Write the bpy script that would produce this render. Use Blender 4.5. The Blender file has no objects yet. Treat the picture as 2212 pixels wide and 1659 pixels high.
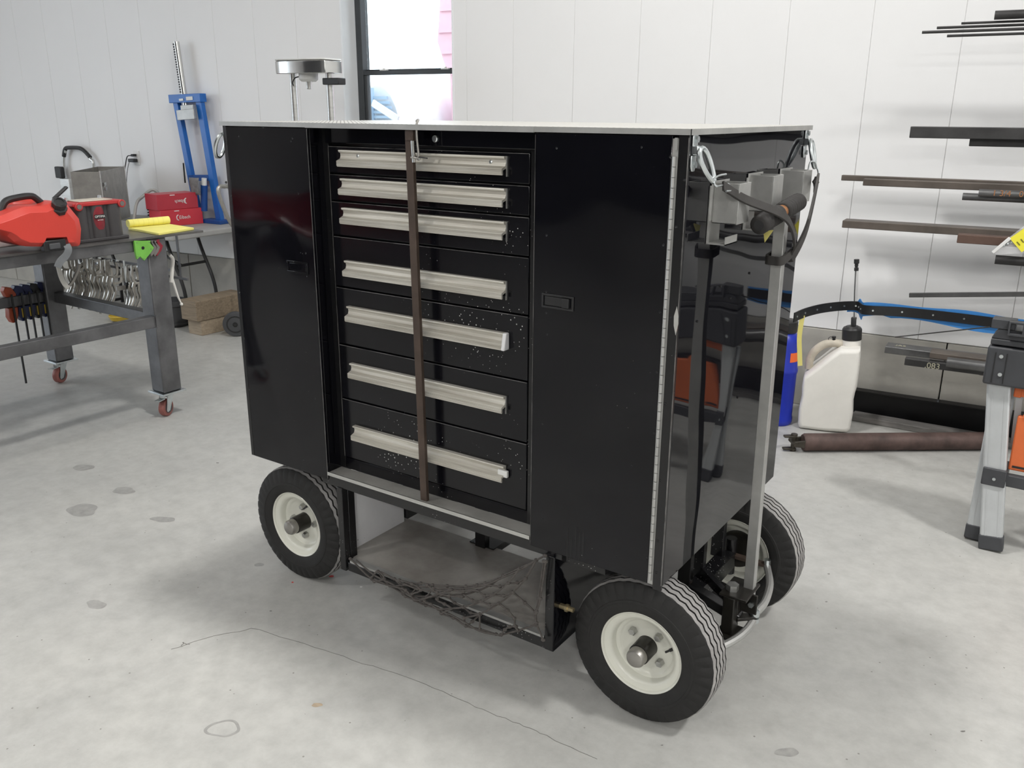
import bpy, math, random
import numpy as np
from mathutils import Vector, Matrix

random.seed(7)
SC = bpy.context.scene
COL = SC.collection

# ------------------------------------------------------------------ camera
F_PX = 1890.56
CAM = np.array([2.0601, -1.6088, 1.5974])
YAW, PITCH, ROLL = 0.5994, 0.3015, 0.0057


def cam_rows():
    cy, sy, cp, sp = math.cos(YAW), math.sin(YAW), math.cos(PITCH), math.sin(PITCH)
    fwd = np.array([-sy * cp, cy * cp, -sp])
    right = np.array([cy, sy, 0.0])
    up = np.cross(right, fwd)
    cr, sr = math.cos(ROLL), math.sin(ROLL)
    return np.array([right * cr + up * sr, -right * sr + up * cr, fwd])


RC = cam_rows()
cam_data = bpy.data.cameras.new('camera')
cam = bpy.data.objects.new('camera', cam_data)
COL.objects.link(cam)
cam_data.sensor_fit = 'HORIZONTAL'
cam_data.sensor_width = 36.0
cam_data.lens = 36.0 * F_PX / 2212.0
cam_data.clip_start = 0.05
cam_data.clip_end = 300
cam.matrix_world = Matrix(((RC[0][0], RC[1][0], -RC[2][0], CAM[0]),
                           (RC[0][1], RC[1][1], -RC[2][1], CAM[1]),
                           (RC[0][2], RC[1][2], -RC[2][2], CAM[2]),
                           (0, 0, 0, 1)))
SC.camera = cam

# ------------------------------------------------------------------ world and exposure
LAMP_W = 80.0          # one ceiling fixture
world = bpy.data.worlds.new('World')
SC.world = world
world.use_nodes = True
wnt = world.node_tree
bg = wnt.nodes['Background']
bg.inputs[0].default_value = (0.80, 0.90, 1.0, 1)
bg.inputs[1].default_value = 4.2
SC.view_settings.view_transform = 'Standard'
SC.view_settings.look = 'None'
SC.view_settings.gamma = 1
SC.view_settings.use_curve_mapping = False
SC.view_settings.exposure = 0.0
SC.cycles.use_denoising = True
SC.cycles.max_bounces = 8
SC.cycles.diffuse_bounces = 5
SC.cycles.glossy_bounces = 4
SC.cycles.transmission_bounces = 6
SC.cycles.caustics_reflective = False
SC.cycles.caustics_refractive = False

# ------------------------------------------------------------------ pixel helpers (photo frame 2212 x 1659)


def ray(u, v):
    d = np.array([(u - 1106) / F_PX, (829.5 - v) / F_PX, 1.0])
    return RC.T @ d


def hit(u, v, n, c):
    d = ray(u, v)
    n = np.array(n, float)
    return CAM + (c - n @ CAM) / (n @ d) * d


def PZ(u, v, z): return hit(u, v, (0, 0, 1), z)
def PX(u, v, x): return hit(u, v, (1, 0, 0), x)
def PY(u, v, y): return hit(u, v, (0, 1, 0), y)


WYAW = 0.0804
WN = np.array([-math.sin(WYAW), math.cos(WYAW), 0.0])
WT = np.array([math.cos(WYAW), math.sin(WYAW), 0.0])
WC = 3.2012


def WP(s, off, z):
    p = WT * s + WN * (WC - off)
    return np.array([p[0], p[1], z])


def PW(u, v, off):
    p = hit(u, v, WN, WC - off)
    return p @ WT, p[2]

# ------------------------------------------------------------------ materials


MATS = {}


def mat(name, col, rough=0.5, metal=0.0, var=0.0, vscale=6.0, bump=0.0, bscale=120.0, spec=0.5, coat=0.0,
        stretch=None, speck=0.0, speck_col=(0.5, 0.5, 0.48), speck_scale=60.0, dent=0.0, dent_scale=4.0,
        rvar=0.0, trans=0.0, emit=None, col2=None, alpha=1.0, ior=1.5):
    m = bpy.data.materials.new(name)
    m.use_nodes = True
    nt = m.node_tree
    N, L = nt.nodes, nt.links
    b = N['Principled BSDF']
    b.inputs['Base Color'].default_value = (*col, 1)
    b.inputs['Roughness'].default_value = rough
    b.inputs['Metallic'].default_value = metal
    b.inputs['Specular IOR Level'].default_value = spec
    b.inputs['Coat Weight'].default_value = coat
    b.inputs['Coat Roughness'].default_value = 0.03
    b.inputs['IOR'].default_value = ior
    b.inputs['Transmission Weight'].default_value = trans
    b.inputs['Alpha'].default_value = alpha
    if emit:
        b.inputs['Emission Color'].default_value = (*emit[0], 1)
        b.inputs['Emission Strength'].default_value = emit[1]
    tc = N.new('ShaderNodeTexCoord')
    vec = tc.outputs['Object']
    if stretch:
        mp = N.new('ShaderNodeMapping')
        mp.inputs['Scale'].default_value = stretch
        L.new(vec, mp.inputs['Vector'])
        svec = mp.outputs['Vector']
    else:
        svec = vec
    last = None
    if var > 0:
        nz = N.new('ShaderNodeTexNoise')
        nz.inputs['Scale'].default_value = vscale
        nz.inputs['Detail'].default_value = 6
        nz.inputs['Roughness'].default_value = 0.6
        L.new(svec, nz.inputs['Vector'])
        rp = N.new('ShaderNodeValToRGB')
        c2 = col2 or tuple(c * (1 - var) for c in col)
        c3 = tuple(min(1, c * (1 + var * 0.6)) for c in col)
        rp.color_ramp.elements[0].color = (*c2, 1)
        rp.color_ramp.elements[1].color = (*c3, 1)
        rp.color_ramp.elements[0].position = 0.3
        rp.color_ramp.elements[1].position = 0.7
        L.new(nz.outputs['Fac'], rp.inputs['Fac'])
        last = rp.outputs['Color']
        if rvar > 0:
            mr = N.new('ShaderNodeMapRange')
            mr.inputs['To Min'].default_value = max(0.02, rough - rvar)
            mr.inputs['To Max'].default_value = min(1, rough + rvar)
            L.new(nz.outputs['Fac'], mr.inputs['Value'])
            L.new(mr.outputs['Result'], b.inputs['Roughness'])
    if speck > 0:
        vo = N.new('ShaderNodeTexVoronoi')
        vo.inputs['Scale'].default_value = speck_scale
        L.new(vec, vo.inputs['Vector'])
        n2 = N.new('ShaderNodeTexNoise')
        n2.inputs['Scale'].default_value = 3.2
        n2.inputs['Detail'].default_value = 2
        L.new(vec, n2.inputs['Vector'])
        mm = N.new('ShaderNodeMapRange')
        mm.inputs['From Min'].default_value = 0.48
        mm.inputs['From Max'].default_value = 0.72
        mm.inputs['To Max'].default_value = speck
        L.new(n2.outputs['Fac'], mm.inputs['Value'])
        lt = N.new('ShaderNodeMath')
        lt.operation = 'LESS_THAN'
        L.new(vo.outputs['Distance'], lt.inputs[0])
        L.new(mm.outputs['Result'], lt.inputs[1])
        mx = N.new('ShaderNodeMix')
        mx.data_type = 'RGBA'
        L.new(lt.outputs[0], mx.inputs['Factor'])
        if last is None:
            mx.inputs['A'].default_value = (*col, 1)
        else:
            L.new(last, mx.inputs['A'])
        mx.inputs['B'].default_value = (*speck_col, 1)
        last = mx.outputs['Result']
    if last is not None:
        L.new(last, b.inputs['Base Color'])
    nrm = None
    if bump > 0:
        nb = N.new('ShaderNodeTexNoise')
        nb.inputs['Scale'].default_value = bscale
        nb.inputs['Detail'].default_value = 3
        L.new(svec, nb.inputs['Vector'])
        bp = N.new('ShaderNodeBump')
        bp.inputs['Strength'].default_value = bump
        bp.inputs['Distance'].default_value = 0.004
        L.new(nb.outputs['Fac'], bp.inputs['Height'])
        nrm = bp.outputs['Normal']
    if dent > 0:
        nd = N.new('ShaderNodeTexNoise')
        nd.inputs['Scale'].default_value = dent_scale
        nd.inputs['Detail'].default_value = 0.5
        L.new(vec, nd.inputs['Vector'])
        bd = N.new('ShaderNodeBump')
        bd.inputs['Strength'].default_value = 1.0
        bd.inputs['Distance'].default_value = dent
        L.new(nd.outputs['Fac'], bd.inputs['Height'])
        if nrm is not None:
            L.new(nrm, bd.inputs['Normal'])
        nrm = bd.outputs['Normal']
    if nrm is not None:
        L.new(nrm, b.inputs['Normal'])
    MATS[name] = m
    return m


mat('black_gloss', (0.004, 0.004, 0.006), 0.06, var=0.3, vscale=3, dent=0.010, dent_scale=3.0, spec=0.36, speck=0.05)
mat('black_side', (0.006, 0.006, 0.008), 0.03, var=0.3, vscale=3, dent=0.007, dent_scale=3.0, spec=0.34, speck=0.03)
mat('worn_edge', (0.16, 0.155, 0.15), 0.4, var=0.9, vscale=14, col2=(0.006, 0.006, 0.006))
mat('black_drawer', (0.005, 0.005, 0.007), 0.16, var=0.3, vscale=5, speck=0.20, speck_scale=85, spec=0.36)
mat('black_frame', (0.009, 0.009, 0.01), 0.25, var=0.3, vscale=8, speck=0.16, speck_scale=120)
mat('black_void', (0.004, 0.004, 0.005), 0.4, var=0.2)
mat('aluminium', (0.62, 0.62, 0.60), 0.35, 1.0, var=0.14, vscale=9, bump=0.05, bscale=200, stretch=(1, 1, 8))
mat('aluminium_dull', (0.50, 0.50, 0.485), 0.5, 0.75, var=0.16, vscale=12, bump=0.05, bscale=150)
mat('pull_aluminium', (0.70, 0.68, 0.62), 0.5, 0.45, var=0.22, vscale=18, bump=0.12, bscale=80, stretch=(0.15, 4, 4),
    col2=(0.46, 0.43, 0.37))
mat('zinc', (0.66, 0.70, 0.71), 0.28, 1.0, var=0.15, vscale=25)
mat('steel_bolt', (0.50, 0.50, 0.48), 0.35, 0.9, var=0.2, vscale=40)
mat('plate_top', (0.66, 0.65, 0.61), 0.4, 0.6, var=0.1, vscale=10)
mat('ledge_grey', (0.46, 0.45, 0.42), 0.45, 0.4, var=0.2, vscale=9)
mat('rust_brown', (0.085, 0.060, 0.047), 0.6, 0.4, var=0.3, vscale=14, bump=0.1)
mat('tray_steel', (0.35, 0.335, 0.31), 0.42, 0.2, var=0.45, vscale=4.5, bump=0.1, bscale=60, col2=(0.20, 0.18, 0.16))
mat('white_sheet', (0.78, 0.78, 0.79), 0.4, 0.0, var=0.08, vscale=5, speck=0.16, speck_col=(0.03, 0.03, 0.03), speck_scale=45)
mat('rubber', (0.016, 0.0155, 0.015), 0.75, var=0.25, vscale=30, bump=0.15, bscale=180)
mat('tread', (0.34, 0.33, 0.32), 0.9, var=0.3, vscale=20, bump=0.2, bscale=200)
mat('rim_cream', (0.74, 0.74, 0.66), 0.3, var=0.06, vscale=6, coat=0.2, speck=0.03, speck_col=(0.2, 0.16, 0.12))
mat('hub_black', (0.02, 0.018, 0.015), 0.35, 0.3, var=0.4, vscale=20)
mat('net_cord', (0.085, 0.076, 0.07), 0.85, var=0.25, vscale=60, bump=0.2, bscale=300)
mat('strap_rubber', (0.035, 0.032, 0.03), 0.7, var=0.2, vscale=20)
mat('grip_rubber', (0.022, 0.02, 0.019), 0.75, var=0.2, vscale=40, bump=0.6, bscale=60)
mat('copper', (0.55, 0.26, 0.12), 0.4, 0.8, var=0.2)
mat('brass', (0.60, 0.50, 0.30), 0.35, 0.9, var=0.2)
mat('raw_steel', (0.16, 0.16, 0.165), 0.42, 0.6, var=0.35, vscale=7, bump=0.08, bscale=90)
mat('tabletop_steel', (0.15, 0.145, 0.14), 0.4, 0.7, var=0.35, vscale=5)
mat('bar_steel', (0.045, 0.044, 0.044), 0.45, 0.25, var=0.4, vscale=8)
mat('bar_brown', (0.12, 0.10, 0.085), 0.5, 0.3, var=0.35, vscale=6)
mat('bar_rust', (0.14, 0.085, 0.065), 0.55, 0.3, var=0.35, vscale=6)
mat('bar_grey', (0.16, 0.16, 0.16), 0.4, 0.75, var=0.3, vscale=8)
mat('caster_red', (0.28, 0.10, 0.085), 0.5, var=0.25)
mat('red_plastic', (0.62, 0.055, 0.04), 0.38, var=0.08, vscale=4, bump=0.04, bscale=150)
mat('red_plastic_dark', (0.45, 0.03, 0.03), 0.45, var=0.1)
mat('black_plastic', (0.018, 0.018, 0.019), 0.45, var=0.2, vscale=12)
mat('grey_plastic', (0.065, 0.067, 0.072), 0.5, var=0.12, vscale=10, bump=0.05)
mat('grey_strap', (0.17, 0.18, 0.19), 0.6, var=0.2)
mat('battery_grey', (0.055, 0.052, 0.054), 0.5, var=0.15, vscale=10)
mat('battery_label', (0.25, 0.02, 0.03), 0.4, var=0.4, vscale=15)
mat('white_print', (0.75, 0.75, 0.73), 0.5, var=0.03)
mat('black_print', (0.02, 0.02, 0.02), 0.6, var=0.1)
mat('gold_print', (0.42, 0.40, 0.30), 0.6, var=0.1)
mat('yellow_paper', (0.86, 0.79, 0.22), 0.7, var=0.05, vscale=12)
mat('ruled_yellow', (0.70, 0.62, 0.17), 0.7, var=0.03)
mat('box_red', (0.47, 0.035, 0.055), 0.4, var=0.06)
mat('box_red_light', (0.60, 0.04, 0.06), 0.4, var=0.06)
mat('press_blue', (0.012, 0.13, 0.47), 0.35, var=0.12, vscale=5)
mat('press_blue_dark', (0.01, 0.07, 0.28), 0.4, var=0.12, vscale=5)
mat('green_magnet', (0.17, 0.47, 0.07), 0.5, var=0.12, vscale=20)
mat('red_magnet', (0.25, 0.015, 0.03), 0.45, var=0.15)
mat('grey_magnet', (0.16, 0.15, 0.14), 0.45, var=0.2)
mat('clamp_nickel', (0.46, 0.44, 0.40), 0.3, 1.0, var=0.3, vscale=18)
mat('clamp_blue', (0.012, 0.018, 0.075), 0.5, var=0.2)
mat('clamp_orange', (0.42, 0.07, 0.025), 0.5, var=0.2)
mat('clamp_yellow', (0.60, 0.42, 0.05), 0.5, var=0.1)
mat('timber', (0.27, 0.21, 0.145), 0.75, var=0.3, vscale=9, stretch=(1, 6, 9), bump=0.2, bscale=30)
mat('timber_light', (0.40, 0.32, 0.23), 0.75, var=0.25, vscale=9, stretch=(1, 6, 9), bump=0.2, bscale=30)
mat('plank_grey', (0.22, 0.21, 0.20), 0.75, var=0.35, vscale=6, stretch=(1.2, 8, 8))
mat('folding_top', (0.36, 0.36, 0.35), 0.6, var=0.08)
mat('hose_grey', (0.40, 0.40, 0.38), 0.5, var=0.12)
mat('rag_grey', (0.20, 0.20, 0.20), 0.95, var=0.3, vscale=30, bump=0.5, bscale=120)
mat('rag_white', (0.52, 0.50, 0.48), 0.95, var=0.2, vscale=30, bump=0.5, bscale=60)
mat('galvanised', (0.40, 0.385, 0.36), 0.4, 0.85, var=0.2, vscale=14)
mat('polished', (0.74, 0.74, 0.72), 0.16, 1.0, var=0.1, vscale=10)
mat('jug_white', (0.80, 0.78, 0.73), 0.45, var=0.06, vscale=7, bump=0.05, bscale=40)
mat('jug_dirty', (0.56, 0.51, 0.42), 0.5, var=0.25, vscale=14)
mat('clear_tube', (0.9, 0.9, 0.9), 0.05, trans=0.9, ior=1.3, var=0.02)
mat('bottle_blue', (0.012, 0.03, 0.40), 0.35, var=0.15, vscale=10)
mat('sticker_orange', (0.90, 0.16, 0.03), 0.6, var=0.05)
mat('shaft_brown', (0.115, 0.075, 0.066), 0.6, 0.3, var=0.5, vscale=9, bump=0.2, bscale=70)
mat('shaft_yoke', (0.07, 0.062, 0.05), 0.5, 0.6, var=0.4, vscale=20)
mat('leg_silver', (0.58, 0.60, 0.61), 0.42, 0.35, var=0.07, vscale=8)
mat('saw_charcoal', (0.052, 0.054, 0.06), 0.5, var=0.12, vscale=12, bump=0.05)
mat('saw_orange', (0.72, 0.16, 0.045), 0.5, var=0.1)
mat('tape_blue', (0.035, 0.20, 0.52), 0.6, var=0.1, vscale=18, bump=0.2, bscale=40)
mat('tape_yellow', (0.72, 0.64, 0.20), 0.6, var=0.1)
mat('flare_black', (0.008, 0.008, 0.009), 0.45, var=0.2)
mat('bag_clear', (0.85, 0.85, 0.86), 0.12, alpha=0.28, var=0.1, vscale=30, bump=0.8, bscale=35)
mat('tag_yellow', (0.86, 0.78, 0.06), 0.5, var=0.05)
mat('white_plastic', (0.75, 0.75, 0.73), 0.4, var=0.03)
mat('wall_panel', (0.80, 0.80, 0.80), 0.42, var=0.02, vscale=1.2)
mat('concrete_wall', (0.40, 0.385, 0.35), 0.85, var=0.18, vscale=3.0, bump=0.3, bscale=40, speck=0.10, speck_col=(0.15, 0.14, 0.12), speck_scale=18)
mat('ceiling_white', (0.80, 0.80, 0.80), 0.6, var=0.02)
mat('dark_wall', (0.035, 0.036, 0.04), 0.6, var=0.2, vscale=0.7)
mat('jamb_white', (0.82, 0.84, 0.86), 0.4, var=0.02)
mat('sash_dark', (0.045, 0.05, 0.055), 0.4, var=0.1)
mat('glass', (1, 1, 1), 0.0, trans=1.0, ior=1.02, var=0.0, spec=0.2)
mat('siding_red', (0.74, 0.46, 0.52), 0.5, var=0.08)
mat('hut_blue', (0.38, 0.52, 0.66), 0.5, 0.0, var=0.1)
mat('hut_white', (0.78, 0.80, 0.82), 0.5, var=0.05)
mat('outside_ground', (0.5, 0.49, 0.47), 0.9, var=0.15)
mat('lamp_housing', (0.7, 0.7, 0.7), 0.5, var=0.03)
mat('lamp_diffuser', (0.9, 0.9, 0.9), 0.5, emit=((1.0, 0.98, 0.95), 6.0))
mat('stain_dark', (0.20, 0.195, 0.18), 0.6, var=0.3, vscale=30)
mat('stain_mid', (0.36, 0.355, 0.34), 0.5, var=0.2, vscale=30)
mat('crack_dark', (0.24, 0.235, 0.215), 0.8, var=0.3, vscale=30)
mat('red_mark', (0.65, 0.05, 0.04), 0.6, var=0.1)
mat('car_red', (0.40, 0.012, 0.018), 0.15, var=0.1, coat=0.5)


def floor_material():
    m = bpy.data.materials.new('floor_concrete')
    m.use_nodes = True
    N, L = m.node_tree.nodes, m.node_tree.links
    b = N['Principled BSDF']
    tc = N.new('ShaderNodeTexCoord')
    n1 = N.new('ShaderNodeTexNoise'); n1.inputs['Scale'].default_value = 0.9; n1.inputs['Detail'].default_value = 8; n1.inputs['Roughness'].default_value = 0.62
    n2 = N.new('ShaderNodeTexNoise'); n2.inputs['Scale'].default_value = 14; n2.inputs['Detail'].default_value = 8; n2.inputs['Roughness'].default_value = 0.7
    n3 = N.new('ShaderNodeTexNoise'); n3.inputs['Scale'].default_value = 3.1; n3.inputs['Detail'].default_value = 4
    for n in (n1, n2, n3):
        L.new(tc.outputs['Object'], n.inputs['Vector'])
    r1 = N.new('ShaderNodeValToRGB')
    r1.color_ramp.elements[0].position = 0.32; r1.color_ramp.elements[0].color = (0.43, 0.43, 0.418, 1)
    r1.color_ramp.elements[1].position = 0.70; r1.color_ramp.elements[1].color = (0.535, 0.53, 0.505, 1)
    L.new(n1.outputs['Fac'], r1.inputs['Fac'])
    r2 = N.new('ShaderNodeValToRGB')
    r2.color_ramp.elements[0].position = 0.30; r2.color_ramp.elements[0].color = (0.80, 0.80, 0.79, 1)
    r2.color_ramp.elements[1].position = 0.62; r2.color_ramp.elements[1].color = (1.04, 1.04, 1.03, 1)
    L.new(n2.outputs['Fac'], r2.inputs['Fac'])
    mx = N.new('ShaderNodeMix'); mx.data_type = 'RGBA'; mx.blend_type = 'MULTIPLY'; mx.inputs['Factor'].default_value = 0.75
    L.new(r1.outputs['Color'], mx.inputs['A']); L.new(r2.outputs['Color'], mx.inputs['B'])
    # scattered dark blotches
    r3 = N.new('ShaderNodeValToRGB')
    r3.color_ramp.elements[0].position = 0.22; r3.color_ramp.elements[0].color = (0.72, 0.71, 0.69, 1)
    r3.color_ramp.elements[1].position = 0.36; r3.color_ramp.elements[1].color = (1, 1, 1, 1)
    L.new(n3.outputs['Fac'], r3.inputs['Fac'])
    m2 = N.new('ShaderNodeMix'); m2.data_type = 'RGBA'; m2.blend_type = 'MULTIPLY'; m2.inputs['Factor'].default_value = 0.7
    L.new(mx.outputs['Result'], m2.inputs['A']); L.new(r3.outputs['Color'], m2.inputs['B'])
    # fine dark specks
    vo = N.new('ShaderNodeTexVoronoi'); vo.inputs['Scale'].default_value = 16
    L.new(tc.outputs['Object'], vo.inputs['Vector'])
    lt = N.new('ShaderNodeMath'); lt.operation = 'LESS_THAN'; lt.inputs[1].default_value = 0.045
    L.new(vo.outputs['Distance'], lt.inputs[0])
    m3 = N.new('ShaderNodeMix'); m3.data_type = 'RGBA'; m3.inputs['B'].default_value = (0.24, 0.23, 0.21, 1)
    L.new(lt.outputs[0], m3.inputs['Factor']); L.new(m2.outputs['Result'], m3.inputs['A'])
    L.new(m3.outputs['Result'], b.inputs['Base Color'])
    mr = N.new('ShaderNodeMapRange'); mr.inputs['To Min'].default_value = 0.30; mr.inputs['To Max'].default_value = 0.55
    L.new(n1.outputs['Fac'], mr.inputs['Value']); L.new(mr.outputs['Result'], b.inputs['Roughness'])
    bp = N.new('ShaderNodeBump'); bp.inputs['Strength'].default_value = 0.08; bp.inputs['Distance'].default_value = 0.004
    L.new(n2.outputs['Fac'], bp.inputs['Height']); L.new(bp.outputs['Normal'], b.inputs['Normal'])
    MATS['floor_concrete'] = m


floor_material()


def plate_material():
    """Five-bar tread plate: raised bars as bump and wear, on an aluminium base."""
    m = MATS['plate_top']
    N, L = m.node_tree.nodes, m.node_tree.links
    b = N['Principled BSDF']
    tc = N.new('ShaderNodeTexCoord')
    mp = N.new('ShaderNodeMapping'); mp.inputs['Rotation'].default_value = (0, 0, 0.785)
    L.new(tc.outputs['Object'], mp.inputs['Vector'])
    br = N.new('ShaderNodeTexBrick'); br.inputs['Scale'].default_value = 22
    br.inputs['Mortar Size'].default_value = 0.035
    br.inputs['Color1'].default_value = (1, 1, 1, 1); br.inputs['Color2'].default_value = (1, 1, 1, 1); br.inputs['Mortar'].default_value = (0, 0, 0, 1)
    L.new(mp.outputs['Vector'], br.inputs['Vector'])
    bp = N.new('ShaderNodeBump'); bp.inputs['Strength'].default_value = 0.7; bp.inputs['Distance'].default_value = 0.004
    L.new(br.outputs['Color'], bp.inputs['Height']); L.new(bp.outputs['Normal'], b.inputs['Normal'])
    mx = N.new('ShaderNodeMix'); mx.data_type = 'RGBA'
    mx.inputs['A'].default_value = (0.26, 0.25, 0.23, 1); mx.inputs['B'].default_value = (0.70, 0.69, 0.65, 1)
    L.new(br.outputs['Color'], mx.inputs['Factor']); L.new(mx.outputs['Result'], b.inputs['Base Color'])


plate_material()

# ------------------------------------------------------------------ mesh building
ORG = {}


def org(o):
    return ORG.get(o.name, Vector((0, 0, 0))) if o is not None else Vector((0, 0, 0))


class MB:
    def __init__(self):
        self.v, self.f = [], []

    def add(self, vs, fs):
        k = len(self.v)
        self.v += [tuple(map(float, p)) for p in vs]
        self.f += [tuple(i + k for i in f) for f in fs]
        return self

    def box(self, x0, x1, y0, y1, z0, z1):
        vs = [(x, y, z) for z in (z0, z1) for y in (y0, y1) for x in (x0, x1)]
        return self.add(vs, [(0, 2, 3, 1), (4, 5, 7, 6), (0, 1, 5, 4), (2, 6, 7, 3), (0, 4, 6, 2), (1, 3, 7, 5)])

    def obox(self, c, ax, h):
        """box about centre c with axes ax (3 unit vectors) and half sizes h"""
        c = np.array(c, float)
        a = [np.array(q, float) for q in ax]
        vs = [c + a[0] * h[0] * i + a[1] * h[1] * j + a[2] * h[2] * k for k in (-1, 1) for j in (-1, 1) for i in (-1, 1)]
        return self.add(vs, [(0, 2, 3, 1), (4, 5, 7, 6), (0, 1, 5, 4), (2, 6, 7, 3), (0, 4, 6, 2), (1, 3, 7, 5)])

    def beam(self, p0, p1, w, h, up=(0, 0, 1)):
        p0, p1 = np.array(p0, float), np.array(p1, float)
        d = p1 - p0
        ln = np.linalg.norm(d)
        d = d / ln
        s = np.cross(d, np.array(up, float))
        s = s / np.linalg.norm(s)
        u = np.cross(s, d)
        return self.obox((p0 + p1) / 2, (d, s, u), (ln / 2, w / 2, h / 2))

    def ring_loft(self, rings, cap0=True, cap1=True, closed=False):
        n = len(rings[0])
        vs = [p for r in rings for p in r]
        fs = []
        m = len(rings)
        for i in range(m - 1 + (1 if closed else 0)):
            a, b = i * n, ((i + 1) % m) * n
            for j in range(n):
                fs.append((a + j, a + (j + 1) % n, b + (j + 1) % n, b + j))
        if not closed:
            if cap0: fs.append(tuple(range(n - 1, -1, -1)))
            if cap1: fs.append(tuple((m - 1) * n + j for j in range(n)))
        return self.add(vs, fs)

    def cyl(self, p0, p1, r0, r1=None, n=16, cap=True):
        r1 = r0 if r1 is None else r1
        return self.lathe([(r0, 0.0), (r1, 1.0)], p0, p1, n, cap)

    def lathe(self, prof, p0, p1, n=24, cap=True):
        """profile of (radius, t) along p0->p1, t in units of that length"""
        p0, p1 = np.array(p0, float), np.array(p1, float)
        d = p1 - p0
        dn = d / np.linalg.norm(d)
        a = np.cross(dn, (0, 0, 1) if abs(dn[2]) < 0.9 else (1, 0, 0))
        a = a / np.linalg.norm(a)
        b = np.cross(dn, a)
        rings = []
        for r, t in prof:
            rings.append([p0 + d * t + (a * math.cos(2 * math.pi * k / n) + b * math.sin(2 * math.pi * k / n)) * max(r, 1e-5) for k in range(n)])
        return self.ring_loft(rings, cap, cap)

    def tube(self, pts, r, n=8, closed=False, flat=None):
        """swept round cord; flat=(w,t,normal) sweeps a flat band instead"""
        P = [np.array(p, float) for p in pts]
        m = len(P)
        rings = []
        prev = None
        for i in range(m):
            if closed:
                d = P[(i + 1) % m] - P[i - 1]
            else:
                d = P[min(i + 1, m - 1)] - P[max(i - 1, 0)]
            d = d / (np.linalg.norm(d) + 1e-9)
            if flat:
                nn = np.array(flat[2], float)
                s = np.cross(d, nn); s /= np.linalg.norm(s) + 1e-9
                q = np.cross(s, d)
                w, t = flat[0] / 2, flat[1] / 2
                rings.append([P[i] + s * w + q * t, P[i] - s * w + q * t, P[i] - s * w - q * t, P[i] + s * w - q * t])
                continue
            if prev is None:
                a = np.cross(d, (0, 0, 1) if abs(d[2]) < 0.9 else (1, 0, 0))
            else:
                a = prev - d * (prev @ d)
            a = a / (np.linalg.norm(a) + 1e-9)
            prev = a
            b = np.cross(d, a)
            rr = r[i] if isinstance(r, (list, tuple)) else r
            rings.append([P[i] + (a * math.cos(2 * math.pi * k / n) + b * math.sin(2 * math.pi * k / n)) * rr for k in range(n)])
        return self.ring_loft(rings, closed=closed)

    def prism(self, poly, origin, u, v, w, t):
        """polygon (a,b) in the u,v plane through origin, thickened by t along w"""
        o, u, v, w = (np.array(q, float) for q in (origin, u, v, w))
        A = [o + u * a + v * b for a, b in poly]
        B = [p + w * t for p in A]
        return self.ring_loft([A, B])

    def ball(self, c, r, n=10, m=6, sc=(1, 1, 1)):
        c = np.array(c, float)
        rings = []
        for i in range(m + 1):
            th = math.pi * i / m
            rr = max(math.sin(th), 1e-4)
            rings.append([c + np.array((rr * math.cos(2 * math.pi * k / n) * sc[0], rr * math.sin(2 * math.pi * k / n) * sc[1], -math.cos(th) * sc[2])) * r for k in range(n)])
        return self.ring_loft(rings)

    def build(self, name, material, parent=None, bevel=0.0, sharp=35, local=False, seg=2):
        me = bpy.data.meshes.new(name)
        o0 = Vector((0, 0, 0)) if local else org(parent)
        me.from_pydata([(p[0] - o0[0], p[1] - o0[1], p[2] - o0[2]) for p in self.v], [], self.f)
        me.validate()
        import bmesh
        bm = bmesh.new(); bm.from_mesh(me)
        bmesh.ops.recalc_face_normals(bm, faces=bm.faces)
        bm.to_mesh(me); bm.free()
        me.polygons.foreach_set('use_smooth', [True] * len(me.polygons))
        me.set_sharp_from_angle(angle=math.radians(sharp))
        me.materials.append(MATS[material])
        o = bpy.data.objects.new(name, me)
        COL.objects.link(o)
        if parent is not None:
            o.parent = parent
            ORG[o.name] = org(parent)
        if bevel:
            bv = o.modifiers.new('bevel', 'BEVEL')
            bv.width = bevel
            bv.segments = seg
            bv.limit_method = 'ANGLE'
            bv.angle_limit = math.radians(40)
        return o


def tag(o, label=None, cat=None, group=None, kind=None):
    if label: o['label'] = label
    if cat: o['category'] = cat
    if group: o['group'] = group
    if kind: o['kind'] = kind
    return o


def thing(name, label, cat, loc=(0, 0, 0), group=None):
    o = bpy.data.objects.new(name, None)
    o.empty_display_size = 0.1
    COL.objects.link(o)
    o.location = loc
    ORG[o.name] = Vector(loc)
    return tag(o, label, cat, group)


def copy_tree(o, parent=None):
    c = o.copy()
    COL.objects.link(c)
    if parent is not None:
        c.parent = parent
    for ch in list(o.children):
        copy_tree(ch, c)
    return c


def lettering(text, size, origin, right, up, material, parent, name='lettering', depth=0.0006):
    cu = bpy.data.curves.new('text', 'FONT')
    cu.body = text
    cu.size = size
    cu.align_x = 'CENTER'
    cu.align_y = 'CENTER'
    cu.extrude = depth
    tmp = bpy.data.objects.new('text_tmp', cu)
    COL.objects.link(tmp)
    dg = bpy.context.evaluated_depsgraph_get()
    me = bpy.data.meshes.new_from_object(tmp.evaluated_get(dg))
    bpy.data.objects.remove(tmp)
    r = Vector(right).normalized()
    u = Vector(up).normalized()
    n = r.cross(u)
    mw = Matrix(((r[0], u[0], n[0], origin[0]), (r[1], u[1], n[1], origin[1]), (r[2], u[2], n[2], origin[2]), (0, 0, 0, 1)))
    mw = Matrix.Translation(-org(parent)) @ mw
    me.transform(mw)
    me.name = name
    me.materials.clear()
    me.materials.append(MATS[material])
    o = bpy.data.objects.new(name, me)
    COL.objects.link(o)
    o.parent = parent
    ORG[o.name] = org(parent)
    return o


def struct(o, label=None):
    o['kind'] = 'structure'
    if label: o['label'] = label
    return o


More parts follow.
